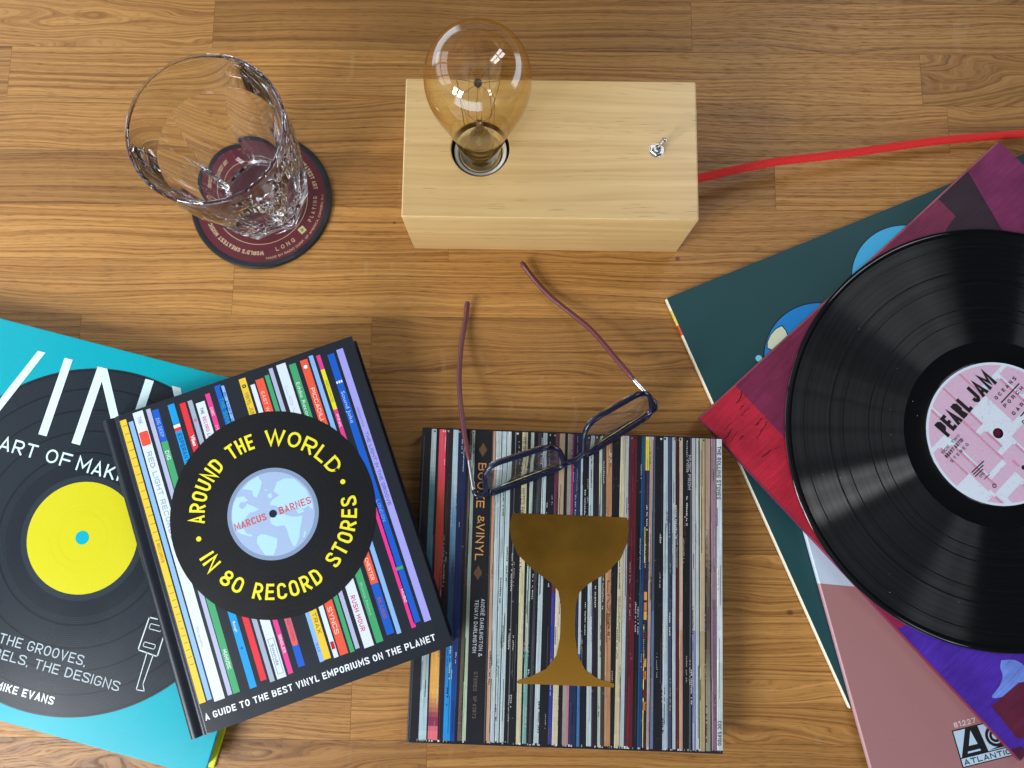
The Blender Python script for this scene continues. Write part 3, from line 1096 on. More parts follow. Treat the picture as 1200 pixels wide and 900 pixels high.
    pts = [w(*p) for p in ((0.1215, 0.2270, 0.0200), (0.1370, 0.2300, 0.0200), (0.165, 0.2372, 0.0192), (0.1975, 0.2448, 0.0172), (0.2280, 0.2495, 0.0150), (0.2575, 0.2546, 0.0128), (0.287, 0.2602, 0.0108), (0.318, 0.2655, 0.0092), (0.352, 0.2698, 0.0076),
                                (0.392, 0.2738, 0.0062), (0.45, 0.279, 0.0048), (0.53, 0.283, 0.0040), (0.64, 0.279, 0.0038), (0.75, 0.262, 0.0038))]
    co.mesh(*tube(spline(pts, 8), 0.0030, 16))
    co.build('power_cord', M_CORD, t, smooth=True)
    return t


lamp()


# ------------------------------------------------------------------ books
def K(*mm):
    return tuple(v / 1000.0 for v in mm)


def cyan_book():
    W, H, T = 0.266, 0.2606, 0.0195
    ph = -0.24462
    ox, oy = -0.20227 - W * math.cos(ph), -0.19087 - W * math.sin(ph)
    t = thing('hardback_book', 'large turquoise hardback with a printed black record and yellow centre, lowest of the books', 'book', (ox, oy, 0), ph)
    dx = W - 0.262
    pb = MB()
    pb.box(0.003, 0.0035, 0.0026, W - 0.0035, H - 0.0035, T - 0.0026, hexc('b9b6b0'))
    for i in range(9):
        z = 0.0035 + i * 0.0016
        pb.box(W - 0.0036, 0.0036, z, W - 0.0033 - 0.0002 * (i % 3), H - 0.0036, z + 0.0008, hexc('d8d6d0' if i % 2 else '8c8a88'))
    pb.build('page_block', M_PAPER, t)
    bc = MB()
    bc.box(0, 0, 0, W, H, 0.0026, hexc('c9cf2a'))
    bc.build('back_cover', M_GLOSS, t, bevel=0.0004)
    sp = MB()
    sp.box(-0.0025, 0, 0.0002, 0.0028, H, T - 0.0002, hexc('08a9c4'))
    sp.build('spine', M_GLOSS, t, bevel=0.0015)
    fc = MB()
    cy = hexc('009fae')
    fc.box(0, 0, T - 0.0026, W, H, T, cy)
    fc.build('front_cover', M_GLOSS, t, bevel=0.0005)
    # print on the front
    p = MB()
    z1, z2, z3, z4 = T + 0.00006, T + 0.00012, T + 0.00018, T + 0.00024
    cx, cyy = 0.1330 + dx, 0.1283
    blk = hexc('1c232b')
    p.disc(cx, cyy, 0.1186, z1, blk, 160)
    g = hexc('2b343d')
    r = 0.0535
    while r < 0.1165:
        p.ring(cx, cyy, r, r + 0.00045, z2, g, 128)
        r += 0.00125
    for r in (0.058, 0.0735, 0.0885, 0.1035, 0.1165):
        p.ring(cx, cyy, r, r + 0.0012, z3, hexc('171d24'), 128)
    p.ring(cx, cyy, 0.1170, 0.1186, z2, hexc('27303a'), 160)
    p.ring(cx, cyy, 0.0383, 0.0425, z2, hexc('29323b'), 128)
    ye = hexc('c8c21e')
    p.disc(cx, cyy, 0.0383, z3, ye, 128)
    p.ring(cx, cyy, 0.0168, 0.0171, z4, hexc('c9cb1a'), 96)
    p.ring(cx, cyy, 0.0225, 0.0227, z4, hexc('d0d31b'), 96)
    p.disc(cx, cyy, 0.0047, z4, hexc('00a5b8'), 48)
    wh = hexc('cfe9ee')

    nb = [0]

    def bar(a0, a1, b0, b1, y0=188.5, y1=245.0):
        nb[0] += 1
        z4 = T + 0.00024 + nb[0] * 4e-6
        p.poly([(b0 / 1000 + dx, y0 / 1000, z4), (b1 / 1000 + dx, y0 / 1000, z4), (a1 / 1000 + dx, y1 / 1000, z4), (a0 / 1000 + dx, y1 / 1000, z4)], wh)
    bar(59.6, 65.2, 39.0, 44.8)
    bar(20.0, 25.6, 39.0, 44.8)
    bar(79.7, 85.8, 79.7, 85.8)
    bar(104.6, 110.9, 104.4, 110.6)
    bar(104.9, 111.7, 140.0, 146.6)
    bar(140.4, 146.6, 140.4, 146.6)
    bar(160.0, 166.6, 178.0, 184.0, 214)
    bar(197.0, 203.6, 178.0, 184.0, 214)
    bar(178.0, 184.0, 178.0, 184.0, 188.5, 214)
    bar(214.0, 220.0, 214.0, 220.0)
    bar(214.0, 243.0, 214.0, 243.0, 188.5, 194.5)

    def tx(body, x, y, cap, length, bold=0.0, col=wh):
        p.text(body, ((x) / 1000 + dx, y / 1000), 0, cap / 1000, z4, col, length / 1000, bold)
    tx('THE', 27.0, 171.4, 9.6, 24.0)
    tx('ART', 56.0, 171.4, 9.6, 27.0)
    tx('OF', 90.0, 171.4, 9.6, 18.4)
    tx('MAKING', 113.0, 171.4, 9.6, 50.0)
    tx('RECORDS', 170.0, 171.4, 9.6, 54.0)
    gr = hexc('a9b6bd')
    tx('THE GROOVES,', 100.5, 47.6, 6.6, 62.0, -0.006, gr)
    tx('THE LABELS, THE DESIGNS', 66.0, 37.8, 6.4, 123.5, -0.006, gr)
    tx('MIKE EVANS', 108.3, 18.6, 5.1, 41.5, 0.018, hexc('e8eef0'))
    # line drawing of a cartridge and needle
    L_ = hexc('c8d2d6')

    def ln(pts, w=0.8):
        p.line([((x + 5) / 1000 + dx, y / 1000) for x, y in pts], w / 1000, z4, L_)
    ln([(189.7, 89.2), (203.0, 89.5), (203.0, 66.0), (189.0, 67.0), (189.7, 89.2)])
    ln([(191.8, 85.5), (200.0, 85.6), (200.0, 82.0), (191.8, 82.0), (191.8, 85.5)], 0.5)
    ln([(191.5, 73.0), (199.5, 73.0), (199.5, 70.0), (191.5, 70.0), (191.5, 73.0)], 0.5)
    ln([(195.5, 66.8), (196.0, 42.0), (201.5, 42.5), (199.3, 46.5), (200.0, 66.5)], 0.6)
    p.build('cover_print', M_GLOSS, t)
    return t


cyan_book()

# strips of the black book: u0, u1 at top, v top, v bottom, colour, and the colour changes along it (v, colour)
YEL, LBL, WHT, LIL, BLU, GRN, CYN, RED, GRY, PNK, ORA = 'e0bd35', '83aee0', 'cfdaea', 'a9aecb', '1457bb', '3f9c67', '1492d4', 'd8303c', '9aa5b8', 'd83c88', 'e2563c'
STRIPS = [
    (11.4, 15.7, 214.6, 19.6, YEL, []), (16.8, 19.9, 211.8, 20.0, LBL, []), (21.0, 28.0, 216.8, 17.7, WHT, []), (30.3, 33.3, 216.2, 18.5, LIL, []),
    (33.9, 38.4, 214.2, 18.3, BLU, [(191.2, GRN)]), (45.0, 49.6, 214.2, 17.7, CYN, []), (53.0, 57.0, 212.4, 20.0, RED, []), (58.6, 61.8, 212.4, 17.3, GRY, []),
    (63.5, 69.7, 209.0, 17.5, WHT, []), (71.3, 74.5, 213.0, 18.1, PNK, []), (78.7, 83.2, 216.2, 20.1, BLU, []), (82.3, 85.3, 214.8, 170.0, LBL, []), (92.9, 95.9, 80.0, 18.5, LBL, []), (95.9, 100.6, 215.2, 18.9, YEL, []),
    (102.4, 105.5, 208.8, 18.0, WHT, []), (106.6, 112.2, 210.9, 18.1, ORA, []), (113.5, 116.4, 211.8, 17.7, GRN, []), (117.4, 120.2, 215.5, 18.7, LIL, []), (123.0, 129.6, 216.0, 17.2, WHT, []),
    (131.4, 136.2, 213.5, 17.7, GRN, []), (139.4, 144.6, 213.6, 20.2, ORA, [(54.5, BLU)]), (146.0, 149.0, 214.8, 18.7, LBL, []), (151.0, 153.8, 213.4, 110.0, PNK, [(202.9, 'e3d62b'), (173.7, PNK)]), (156.2, 159.2, 110.0, 19.1, 'e0348a', []),
    (158.5, 163.2, 211.4, 21.5, BLU, []), (165.3, 170.0, 212.6, 20.0, '9c9ae0', [])]


def black_book():
    W, H = 0.1782, 0.2186
    Z0, T = 0.0206, 0.0182
    ph = 0.34707
    t = thing('hardback_book', 'black hardback with coloured stripes and a circular record title, on the turquoise book', 'book', (-0.20477, -0.16143, Z0), ph)
    bd = hexc('1b212a')
    pb = MB()
    pb.box(0.004, 0.003, 0.0024, W - 0.0035, H - 0.003, T - 0.0024, hexc('2a2625'))  # dark page edges: black print bleed plus shade put into the colour
    cols = ['c8502c', '1b1b22', 'd8d8d8', 'cdb23a', '9fb0cc', '1c3f9a', '16204a', 'b5306a', 'c9c9c9', '8e93a6', 'c03048', '12161f', '2c7fb8']
    v = 0.1125
    for i, c in enumerate(cols):
        dv = [0.0055, 0.002, 0.0045, 0.006, 0.0045, 0.008, 0.0025, 0.0045, 0.007, 0.004, 0.007, 0.003, 0.006][i]
        pb.poly([(W - 0.00345, v - dv, 0.0030), (W - 0.00345, v, 0.0030), (W - 0.00345, v, T - 0.0030), (W - 0.00345, v - dv, T - 0.0030)], hexc(c))
        v -= dv + 0.0004
    pb.build('page_block', M_PAPER, t)
    # case: back board, rounded spine and front board with a pressed hinge, one profile run along the book
    def case(pts, name, th=0.0024):
        mb = MB()
        up_, dn = [], []
        n = len(pts)
        for i in range(n):
            a, b = Vector(pts[max(0, i - 1)]), Vector(pts[min(n - 1, i + 1)])
            d = (b - a).normalized()
            q = Vector((-d.y, d.x)) * th
            up_.append(Vector(pts[i]))
            dn.append(Vector(pts[i]) - q)
        ring = up_ + dn[::-1]
        m_ = len(ring)
        vs = [(p.x, 0.0, p.y) for p in ring] + [(p.x, H, p.y) for p in ring]
        fs = [(i, (i + 1) % m_, m_ + (i + 1) % m_, m_ + i) for i in range(m_)]
        for i in range(n - 1):
            fs.append((i, i + 1, m_ - 2 - i, m_ - 1 - i))
            fs.append((m_ + i, 2 * m_ - 1 - i, 2 * m_ - 2 - i, m_ + i + 1))
        mb.mesh(vs, fs, bd)
        return mb.build(name, M_SATIN, t, smooth=True, angle=50)
    top = [(-0.0008, 0.0100), (-0.0010, T - 0.0040), (-0.0004, T - 0.0015), (0.0010, T - 0.0004), (0.0030, T - 0.0003), (0.0052, T - 0.0008), (0.0068, T - 0.0019), (0.0082, T - 0.0020), (0.0095, T - 0.0008), (0.0108, T), (0.014, T), (W, T)]
    case(top, 'front_cover')
    bot = [(W, 0.0), (0.010, 0.0), (0.002, 0.0002), (0.0002, 0.0010), (-0.0008, 0.003), (-0.0008, 0.0099)]
    case(bot, 'back_cover')
    p = MB()
    z1, z2, z3, z4, z5 = (T + 0.00006 * k for k in range(1, 6))
    p.rect(0.0112, 0.0006, W - 0.0006, H - 0.0006, T + 0.00003, hexc('1c222b'))
    for u0, u1, vt, vb, col, ch in STRIPS:
        segs = [(vt, col)] + ch
        for i, (v, c) in enumerate(segs):
            ve = segs[i + 1][0] if i + 1 < len(segs) else vb
            p.rect(u0 / 1000, ve / 1000, u1 / 1000, v / 1000, z1, hexc(c))
    dcx, dcy = 0.0919, 0.1204

    def dn(body, u, v, cap, length, col, bold=0.0):
        """reads down the strip, the letters' feet towards the spine"""
        p.text(body, (u / 1000, v / 1000), -PI / 2, cap / 1000, z2, col, length / 1000, bold)
    blu, wht, red, drk = hexc('2d6fd0'), hexc('e8edf2'), hexc('cc3a34'), hexc('2a2f3a')
    p.text('A GUIDE TO THE BEST VINYL EMPORIUMS ON THE PLANET', (0.0124, 0.0083), math.radians(-0.6), 0.0043, z2, hexc('e6ebee'), 0.1565, 0.020)
    # small marks and titles on the strips
    yb = hexc('8a6f1a')
    for i in range(15):
        v = 0.2105 - i * 0.0058
        p.rect(0.0124, v - 0.0004, 0.0156, v, z2, yb)
    for i in range(12):
        v = 0.098 - i * 0.0048
        p.rect(0.0124, v - 0.0004, 0.0150, v, z2, yb)
    dn('RECORDS', 12.8, 127, 1.9, 13, yb)
    dn('THE', 23.2, 213, 2.6, 5, hexc('77808c'))
    dn('RED LIGHT RECORDS', 22.8, 188, 3.4, 62, hexc('8c9fb8'), 0.01)
    p.poly([(x / 1000, y / 1000, z2) for x, y in ((22.0, 202.5), (27.0, 202.5), (27.6, 201.5), (27.6, 193.5), (27.0, 192.6), (22.0, 192.6), (21.4, 193.5), (21.4, 201.5))], hexc('de4b38'))
    dn('Stereodisc', 22.6, 67, 1.7, 14, hexc('8fa5bd'))
    dn('DIG DEEP', 34.9, 208, 2.5, 13.5, hexc('8fb4e8'))
    dn('DIG', 34.9, 184.5, 2.6, 6.2, wht)
    dn('HUMUSIC', 35.0, 47, 2.4, 13, wht)
    for v0, v1, c in ((200.3, 199.6, '2a8a4a'), (199.6, 197.4, 'e4e4e4'), (197.4, 194.9, 'c23a3a')):
        p.rect(0.0450, v1 / 1000, 0.0496, v0 / 1000, z2, hexc(c))
    dn('ESPERANTO', 45.9, 193, 2.9, 23, hexc('0b4f96'), 0.02)
    dn('Rough', 46.2, 62, 1.8, 7, wht)
    p.disc(0.0473, 0.044, 0.0008, z2, hexc('0f5a9c'), 16)
    dn('Vibes', 54.1, 189, 2.6, 7.5, wht, 0.02)
    p.rect(0.0593, 0.1972, 0.0609, 0.1992, z2, hexc('b06a80'))
    dn('THE', 65.2, 205, 2.2, 4.5, drk)
    dn('RECORD', 65.1, 198.5, 2.4, 10.5, red)
    dn('LAB', 65.1, 186.5, 2.4, 5, hexc('44506a'))
    p.line([(0.0648, 0.0435), (0.0686, 0.0435), (0.0686, 0.0205), (0.0648, 0.0205), (0.0648, 0.0435)], 0.0003, z2, hexc('6f8096'))
    dn('Sounds', 65.7, 40, 2.0, 14, hexc('3d5f86'))
    dn('DISC', 72.0, 203, 1.6, 6, wht)
    dn('MUSIC', 72.0, 190, 1.8, 12, hexc('f0c0d8'))
    dn('SINGLES', 72.1, 44, 1.8, 12, wht)
    dn('THE SOUND', 79.6, 207, 2.9, 23, hexc('17a09a'), 0.01)
    p.poly([(x / 1000, y / 1000, z2) for x, y in ((79.6, 55), (82.4, 55), (83.0, 53), (83.0, 36), (82.4, 34), (79.6, 34), (79.0, 36), (79.0, 53))], hexc('e25a3c'))
    p.text('RECORD', (0.0801, 0.0520), -PI / 2, 0.0018, z3, hexc('2a52b0'), 0.015)
    dn('PLANET WAX', 82.9, 210, 1.9, 28, hexc('1c4fb0'), 0.01)
    dn('WAX', 93.5, 31, 1.7, 6, hexc('2f63b4'))
    p.ring(0.0982, 0.2095, 0.0006, 0.0013, z2, hexc('141414'), 24)
    dn('VINYL JUNKIES', 96.9, 205, 2.6, 24, hexc('6a6432'))
    dn('TRAX', 97.1, 50, 2.4, 14, hexc('8a741c'), 0.01)
    p.rect(0.1028, 0.0235, 0.1051, 0.0285, z2, hexc('b4222a'))
    dn('EAST WEST', 107.9, 202, 2.2, 22, hexc('f4c9ba'))
    dn('SYNCS', 107.6, 50, 2.9, 18, hexc('f6d3c6'))
    dn('LOVE', 124.6, 200, 1.9, 30, hexc('9fb0c4'))
    dn('RUSH HOUR', 124.2, 52, 3.0, 24, hexc('d03a3a'), 0.012)
    dn('Eddie Records', 132.4, 200, 2.5, 30, hexc('cfe8d6'))
    p.disc(0.1338, 0.067, 0.0008, z2, hexc('d9e04a'), 16)
    dn('Bossa Nova', 132.8, 58, 1.8, 22, hexc('8fcca6'))
    p.disc(0.1420, 0.2085, 0.0013, z2, wht, 24)
    dn('PICCADILLY RECORDS', 140.6, 193, 2.7, 55, hexc('f8d8cc'))
    dn('CHESTER', 140.6, 72, 2.4, 15, hexc('f8d8cc'))
    dn('BLUES', 140.8, 45, 2.2, 14, hexc('b0504a'))
    dn('RECORDS', 151.7, 195, 1.3, 16, hexc('8a7a1a'))
    dn('PINK', 151.7, 170, 1.6, 9, wht)
    dn('MUSIC', 157.0, 45, 1.7, 9, wht)
    for k in range(3):
        p.rect((158.6 + k * 1.6) / 1000, 0.1900, (159.7 + k * 1.6) / 1000, 0.1917, z2, wht)
    dn('Sound Joke', 159.6, 184, 2.6, 23, hexc('a8c6f4'))
    dn('LONDON', 159.7, 106, 2.2, 15, hexc('7fa8ea'))
    p.rect(0.1586, 0.0575, 0.1632, 0.0595, z2, hexc('35a064'))
    dn('sonorous', 166.5, 170, 1.8, 14, hexc('6f72b8'))
    dn('THE LIGHT IN THE GROOVE', 166.4, 152, 2.2, 52, hexc('45509e'))
    # record with the title
    p.disc(dcx, dcy, 0.0690, z3, hexc('101114'), 160)
    for r in (0.0345, 0.0385, 0.0425, 0.0600, 0.0635, 0.0668):
        p.ring(dcx, dcy, r, r + 0.0004, z4, hexc('181a1e'), 128)
    p.disc(dcx, dcy, 0.0306, z4, hexc('7d90ad'), 96)
    p.disc(dcx, dcy, 0.0279, z5, hexc('9db2d2'), 96)
    z6, z7 = z5 + 0.00005, z5 + 0.0001
    land = hexc('aad2f2')
    for poly in [[(-14.6, 22.4), (-9.4, 25.7), (-2.3, 27.3), (-0.8, 22.6), (-3.3, 18.4), (-7.1, 13.9), (-9.2, 15.5), (-8.8, 19.5)],
                 [(-23.0, 15.4), (-19.9, 18.4), (-15.2, 17.6), (-13.1, 14.0), (-16.0, 13.6), (-18.0, 14.6), (-20.2, 12.4), (-18.6, 9.6), (-15.6, 10.8), (-14.6, 12.2), (-11.7, 9.7), (-7.9, 5.9), (-11.3, 5.4), (-14.6, 5.7), (-18.7, 3.0), (-21.8, 0.8), (-26.2, -2.6), (-27.2, 3.5), (-25.6, 10.4)],
                 [(-26.9, -2.4), (-21.2, -2.7), (-20.6, -6.2), (-16.6, -9.3), (-18.3, -9.5), (-23.8, -5.9)],
                 [(-14.2, -11.0), (-11.5, -10.2), (-8.9, -11.2), (-1.8, -16.5), (-3.7, -21.2), (-7.3, -26.3), (-12.8, -24.2), (-14.6, -19.1), (-15.7, -14.6)],
                 [(-3.0, -2.5), (0.7, -1.3), (7.0, -2.7), (11.0, -5.8), (15.5, -7.3), (18.3, -7.5), (16.0, -12.5), (14.1, -15.9), (12.3, -20.3), (8.2, -25.4), (6.4, -24.8), (5.6, -17.9), (5.8, -13.1), (4.8, -9.8), (-0.7, -8.7), (-3.1, -5.8)],
                 [(2.2, 9.0), (7.6, 10.4), (4.6, 14.0), (8.7, 19.3), (13.9, 20.0), (20.4, 17.6), (25.6, 8.5), (27.2, -0.9), (26.2, -6.3), (23.6, -2.7), (19.9, -3.9), (15.6, -1.6), (11.4, -1.7), (10.0, 0.6), (8.6, -0.4), (7.2, 0.9), (5.1, 2.1), (3.3, 4.4), (-0.3, 6.1), (0.6, 7.6)],
                 [(0.1, 13.1), (2.8, 13.8), (2.7, 10.5), (0.2, 10.5)], [(-1.1, 17.3), (0.9, 17.0), (0.5, 15.9)], [(15.3, -2.5), (20.0, -3.5), (20.2, -5.6), (16.0, -5.8)], [(16.8, -17.7), (17.3, -18.8), (15.1, -22.1), (14.6, -21.1)]]:
        p.poly([(dcx + x / 1000, dcy + y / 1000, z6) for x, y in poly], land)
    rd = hexc('c8503f')
    p.text('MARCUS', (dcx - 0.0268, dcy - 0.0026), 0.01, 0.0047, z7, rd, 0.0218, 0.008)
    p.text('BARNES', (dcx + 0.0044, dcy - 0.0020), 0.01, 0.0047, z7, rd, 0.0220, 0.008)
    p.disc(dcx, dcy, 0.0026, z7, hexc('1b2130'), 40)
    yl = hexc('e6dc2f')

    def arc(body, r, a0, a1, way):
        p.text(body, None, 0, 0.0105, z4, yl, bold=0.010, arc=(dcx, dcy, r, math.radians(a0), math.radians(a1), way))
    arc('AROUND', 0.0458, 168.5, 118.5, 'out')
    arc('THE', 0.0458, 109.5, 88.5, 'out')
    arc('WORLD', 0.0458, 79.0, 15.0, 'out')
    arc('IN', 0.0563, 192.5, 204.5, 'in')
    arc('80', 0.0563, 212.5, 230.0, 'in')
    arc('RECORD', 0.0563, 238.5, 290.5, 'in')
    arc('STORES', 0.0563, 301.0, 353.5, 'in')
    p.disc(dcx - 0.0516, dcy + 0.0005, 0.0017, z4, yl, 24)
    p.disc(dcx + 0.0505, dcy + 0.0048, 0.0017, z4, yl, 24)
    p.build('cover_print', M_SATIN, t)
    return t


black_book()

# strips of record spines printed on the cocktail book: left and right edge at the top, the same at the bottom (mm), colours by height
B_, N_ = '14151c', '17203a'
SPN = [
    (5.6, 9.0, 6.8, 12.0, [(212, '8fb4c6'), (170, '4f7a82'), (120, '3c6670'), (70, '6ea6b8'), (30, '8cc4dc')]),
    (11.1, 15.8, 13.0, 19.5, [(212, 'd8475c'), (162, 'b8402f'), (120, 'a8463a'), (95, '8a2f3a'), (57, 'd9a352'), (17, '8a3050'), (9, 'd86a78')]),
    (16.6, 20.6, 19.8, 22.8, [(212, '2a1a20')]),
    (20.9, 24.4, 23.2, 27.9, [(212, '86b8d4'), (150, '5f8aa8'), (110, '2a4a70'), (60, '1f7fc0'), (30, '1a86cc')]),
    (24.6, 30.6, 28.0, 31.0, [(212, '1c2448'), (90, '1a2a60'), (40, '16408a')]),
    (32.8, 33.8, 32.8, 35.4, [(212, '5a5048'), (120, '3a302a'), (60, '5e5344')]),
    (34.2, 36.2, 35.9, 38.4, [(212, '9aa89c'), (150, '8c9a8c'), (60, 'a5b49a')]),
    (48.4, 49.2, 50.4, 51.4, [(212, '4a4440')]), (49.2, 50.6, 52.0, 54.4, [(212, 'b98a70'), (110, 'b89478')]),
    (51.0, 54.8, 54.8, 57.4, [(212, '93b9cc')]), (55.4, 58.4, 57.9, 60.4, [(212, '90b6c9')]), (58.8, 61.8, 61.1, 63.8, [(212, '9cc0cf')]),
    (64.6, 65.2, 66.4, 66.9, [(212, '6f7074')]),
    (69.5, 73.4, 72.0, 75.0, [(212, 'bfb693')]), (75.7, 77.9, 76.1, 78.8, [(212, '86aaa4'), (60, '6c9a90')]), (80.9, 83.4, 80.4, 82.0, [(212, '3b3a40')]),
    (84.3, 87.2, 83.7, 87.0, [(212, '93b8cc')]), (92.9, 95.5, 93.4, 95.3, [(212, '5e2a40'), (100, '26379a')]), (95.9, 99.6, 95.9, 99.7, [(212, 'a89276'), (120, 'cfc4ac'), (60, 'c3b69c')]),
    (101.7, 104.4, 102.7, 105.4, [(212, '8f877c')]), (104.6, 106.2, 105.4, 106.8, [(212, '8a3360'), (60, 'b06a80')]), (106.6, 111.0, 107.2, 111.6, [(212, '1d2a4c')]),
    (111.2, 112.4, 112.4, 114.3, [(212, '93b4cc'), (60, '3a6aa0')]), (116.8, 119.6, 118.9, 122.2, [(212, '92b6c8')]), (120.0, 123.6, 122.4, 126.0, [(212, '241c24')]),
    (123.8, 125.9, 126.4, 128.2, [(212, '8fae9f')]), (126.2, 128.2, 128.4, 130.6, [(212, '3a3430')]), (128.8, 132.8, 130.9, 134.9, [(212, 'a97c58')]),
    (139.0, 142.2, 137.5, 141.0, [(212, 'bdb391'), (110, 'b8ac88')]), (142.4, 144.8, 141.3, 143.9, [(212, '8f93a4'), (90, '90b0c4')]), (145.0, 147.0, 144.4, 145.6, [(212, '4a2432')]),
    (147.2, 150.4, 145.8, 149.5, [(212, '5c1722')]), (153.8, 156.2, 152.9, 155.8, [(212, '1a4a66'), (186, '12386a')]), (156.3, 159.2, 156.2, 158.7, [(213, 'd6c23a'), (187, '2c2430')]),
    (159.6, 161.9, 159.0, 160.8, [(212, 'a08c88')]), (162.4, 163.2, 161.4, 163.5, [(212, '4a5468'), (90, '5c6a88')]), (169.2, 172.0, 169.7, 173.3, [(212, '93b6ca'), (60, '7ea6c8')]), (172.4, 174.8, 173.6, 175.6, [(212, '38415a')]),
    (175.1, 177.4, 176.5, 178.6, [(212, '8aa4bc')]), (177.6, 179.8, 179.0, 180.8, [(212, '3a1820'), (120, '5c1a28')]), (180.1, 182.5, 181.1, 183.3, [(212, 'b5a58c'), (80, 'b48a6c')]),
    (188.0, 189.2, 187.6, 188.6, [(212, '55565e')]), (189.1, 191.3, 190.0, 192.0, [(212, '9aa2ae'), (80, '7a80a6')]), (191.6, 193.5, 192.2, 194.3, [(212, '9cc0d0')]), (194.4, 197.9, 194.8, 198.2, [(212, 'b3a17e'), (80, 'a8946a')]),
    (198.4, 201.8, 198.9, 201.9, [(212, 'a48a7a'), (110, '5e5450'), (40, '8a8478')]), (202.3, 205.7, 202.7, 206.0, [(212, '8f7480'), (100, '7a5c6c')]), (206.3, 210.0, 206.2, 210.2, [(212, 'c8cdd2'), (60, 'b4ccd0')])]


def spine_book():
    W, H, T = 0.21024, 0.21108, 0.0200
    t = thing('hardback_book', 'square book with a record spine photo and gold coupe glass, under the spectacles', 'book', (-0.06723, -0.16742, 0), -0.02595)
    pb = MB()
    pb.box(0.003, 0.003, 0.0022, W - 0.003, H - 0.003, T - 0.0022, hexc('b8b2a6'))
    pb.build('page_block', M_PAPER, t)
    bc = MB()
    bc.box(0, 0, 0, W, H, 0.0022, hexc('17181e'))
    bc.build('back_cover', M_PHOTO, t, bevel=0.0004)
    sp = MB()
    sp.box(-0.0012, 0, 0.0003, 0.0032, H, T - 0.0003, hexc('1a1a20'))
    sp.build('spine', M_PHOTO, t, bevel=0.0008)
    fc = MB()
    fc.box(0, 0, T - 0.0022, W, H, T, hexc('14161d'))
    fc.build('front_cover', M_PHOTO, t, bevel=0.0004)
    p = MB()
    z1, z2, z3 = T + 0.00006, T + 0.00012, T + 0.00018
    rr = random.Random(5)
    h0, h1 = 0.0012, H - 0.0010

    def xat(a, b, v):
        return (b + (a - b) * (v / 0.211)) / 1000.0

    def strip(a0, a1, b0, b1, v0, v1, col, z):
        p.poly([(xat(a0, b0, v0), v0, z), (xat(a1, b1, v0), v0, z), (xat(a1, b1, v1), v1, z), (xat(a0, b0, v1), v1, z)], col)
    for a0, a1, b0, b1, segs in SPN:
        bot = h0 + rr.uniform(0, 0.0012)
        base = []
        for i, (v, c) in enumerate(segs):
            c = hexc(c)
            if c[2] > c[0] * 1.15 and sum(c[:3]) > 0.9:
                c = tuple(c[q] * 0.5 + (0.52, 0.50, 0.43)[q] * 0.5 for q in range(3)) + (1,)
            base.append((min(v / 1000, h1), c))
        # finely graded lengths so that the tones run into one another, with worn edges down both sides
        n = 70
        for i in range(n):
            va, vb = h1 - (h1 - bot) * i / n, h1 - (h1 - bot) * (i + 1) / n
            vm = (va + vb) / 2
            for k in range(len(base)):
                if k == len(base) - 1 or vm > base[k + 1][0]:
                    break
            c0 = base[k][1]
            if k + 1 < len(base) and len(base) > 2:
                sp_ = base[k][0] - base[k + 1][0]
                f = 1 - (vm - base[k + 1][0]) / sp_
                f = max(0, (f - 0.6) / 0.4)
                c0 = tuple(c0[q] * (1 - f) + base[k + 1][1][q] * f for q in range(4))
            j = rr.uniform(0.95, 1.03) * 0.95
            strip(a0, a1, b0, b1, vb, va, tuple(min(1, q * j) for q in c0[:3]) + (1,), z1)
        lum = sum(base[0][1][:3])
        wd = a1 - a0
        if wd > 1.8:
            e = 0.16 * wd
            f = 1.45 if lum < 0.9 else 1.25
            v = bot
            while v < h1:
                dv = rr.uniform(0.004, 0.03)
                if rr.random() < 0.7:
                    g = tuple(min(1, q * f * rr.uniform(.8, 1.1) + 0.01) for q in base[0][1][:3]) + (1,)
                    ja = rr.uniform(0, 0.15) * wd
                    if len(base) < 3:
                        strip(a0 + ja, a0 + ja + e, b0 + ja, b0 + ja + e, v, min(v + dv, h1), g, z2)
                v += dv
    # gaps, worn ends and the illegible small print of the photographed spines
    for k in range(230):
        u = rr.uniform(1, 209)
        if 37.0 < u < 50.5 or 4 < u < 6:
            continue
        v = rr.uniform(0.003, 0.19)
        dv = rr.uniform(0.008, 0.05)
        g = rr.choice(('0c0d12', '101218', '34343a', '0e1422', '4a4a50'))
        wd = rr.uniform(0.12, 0.40)
        strip(u, u + wd, u, u + wd, v, min(v + dv, h1), hexc(g), z2)
    for k in range(270):
        u = rr.uniform(15, 207)
        if 36.5 < u < 51.0:
            continue
        v = rr.uniform(0.006, 0.195)
        n = rr.randint(5, 20)
        light = rr.random() < 0.55
        c = hexc(rr.choice(('b9b8b4', '9a98a0', '8f8676')) if light else rr.choice(('1c1c22', '2c2830', '40302c')))
        w0 = rr.uniform(0.5, 1.0)
        for q in range(n):
            dv = rr.uniform(0.0005, 0.0012)
            if rr.random() < 0.8:
                o_ = rr.uniform(0, 0.25)
                strip(u + o_, u + o_ + w0 * rr.uniform(.5, 1), u + o_, u + o_ + w0 * rr.uniform(.5, 1), v, v + dv, c, z3 - 0.00002)
            v += dv + 0.0004
            if v > h1 - 0.002:
                break
    for k in range(160):
        u = rr.uniform(2, 208)
        b = rr.random() < 0.7
        v = h0 if b else h1 - 0.002
        strip(u, u + rr.uniform(.4, 1.4), u, u + rr.uniform(.4, 1.4), v, v + rr.uniform(0.0005, 0.0018), hexc(rr.choice(('b8b6b2', '8a8884', 'd0ccc6', '14151a'))), z2 + 0.00002)
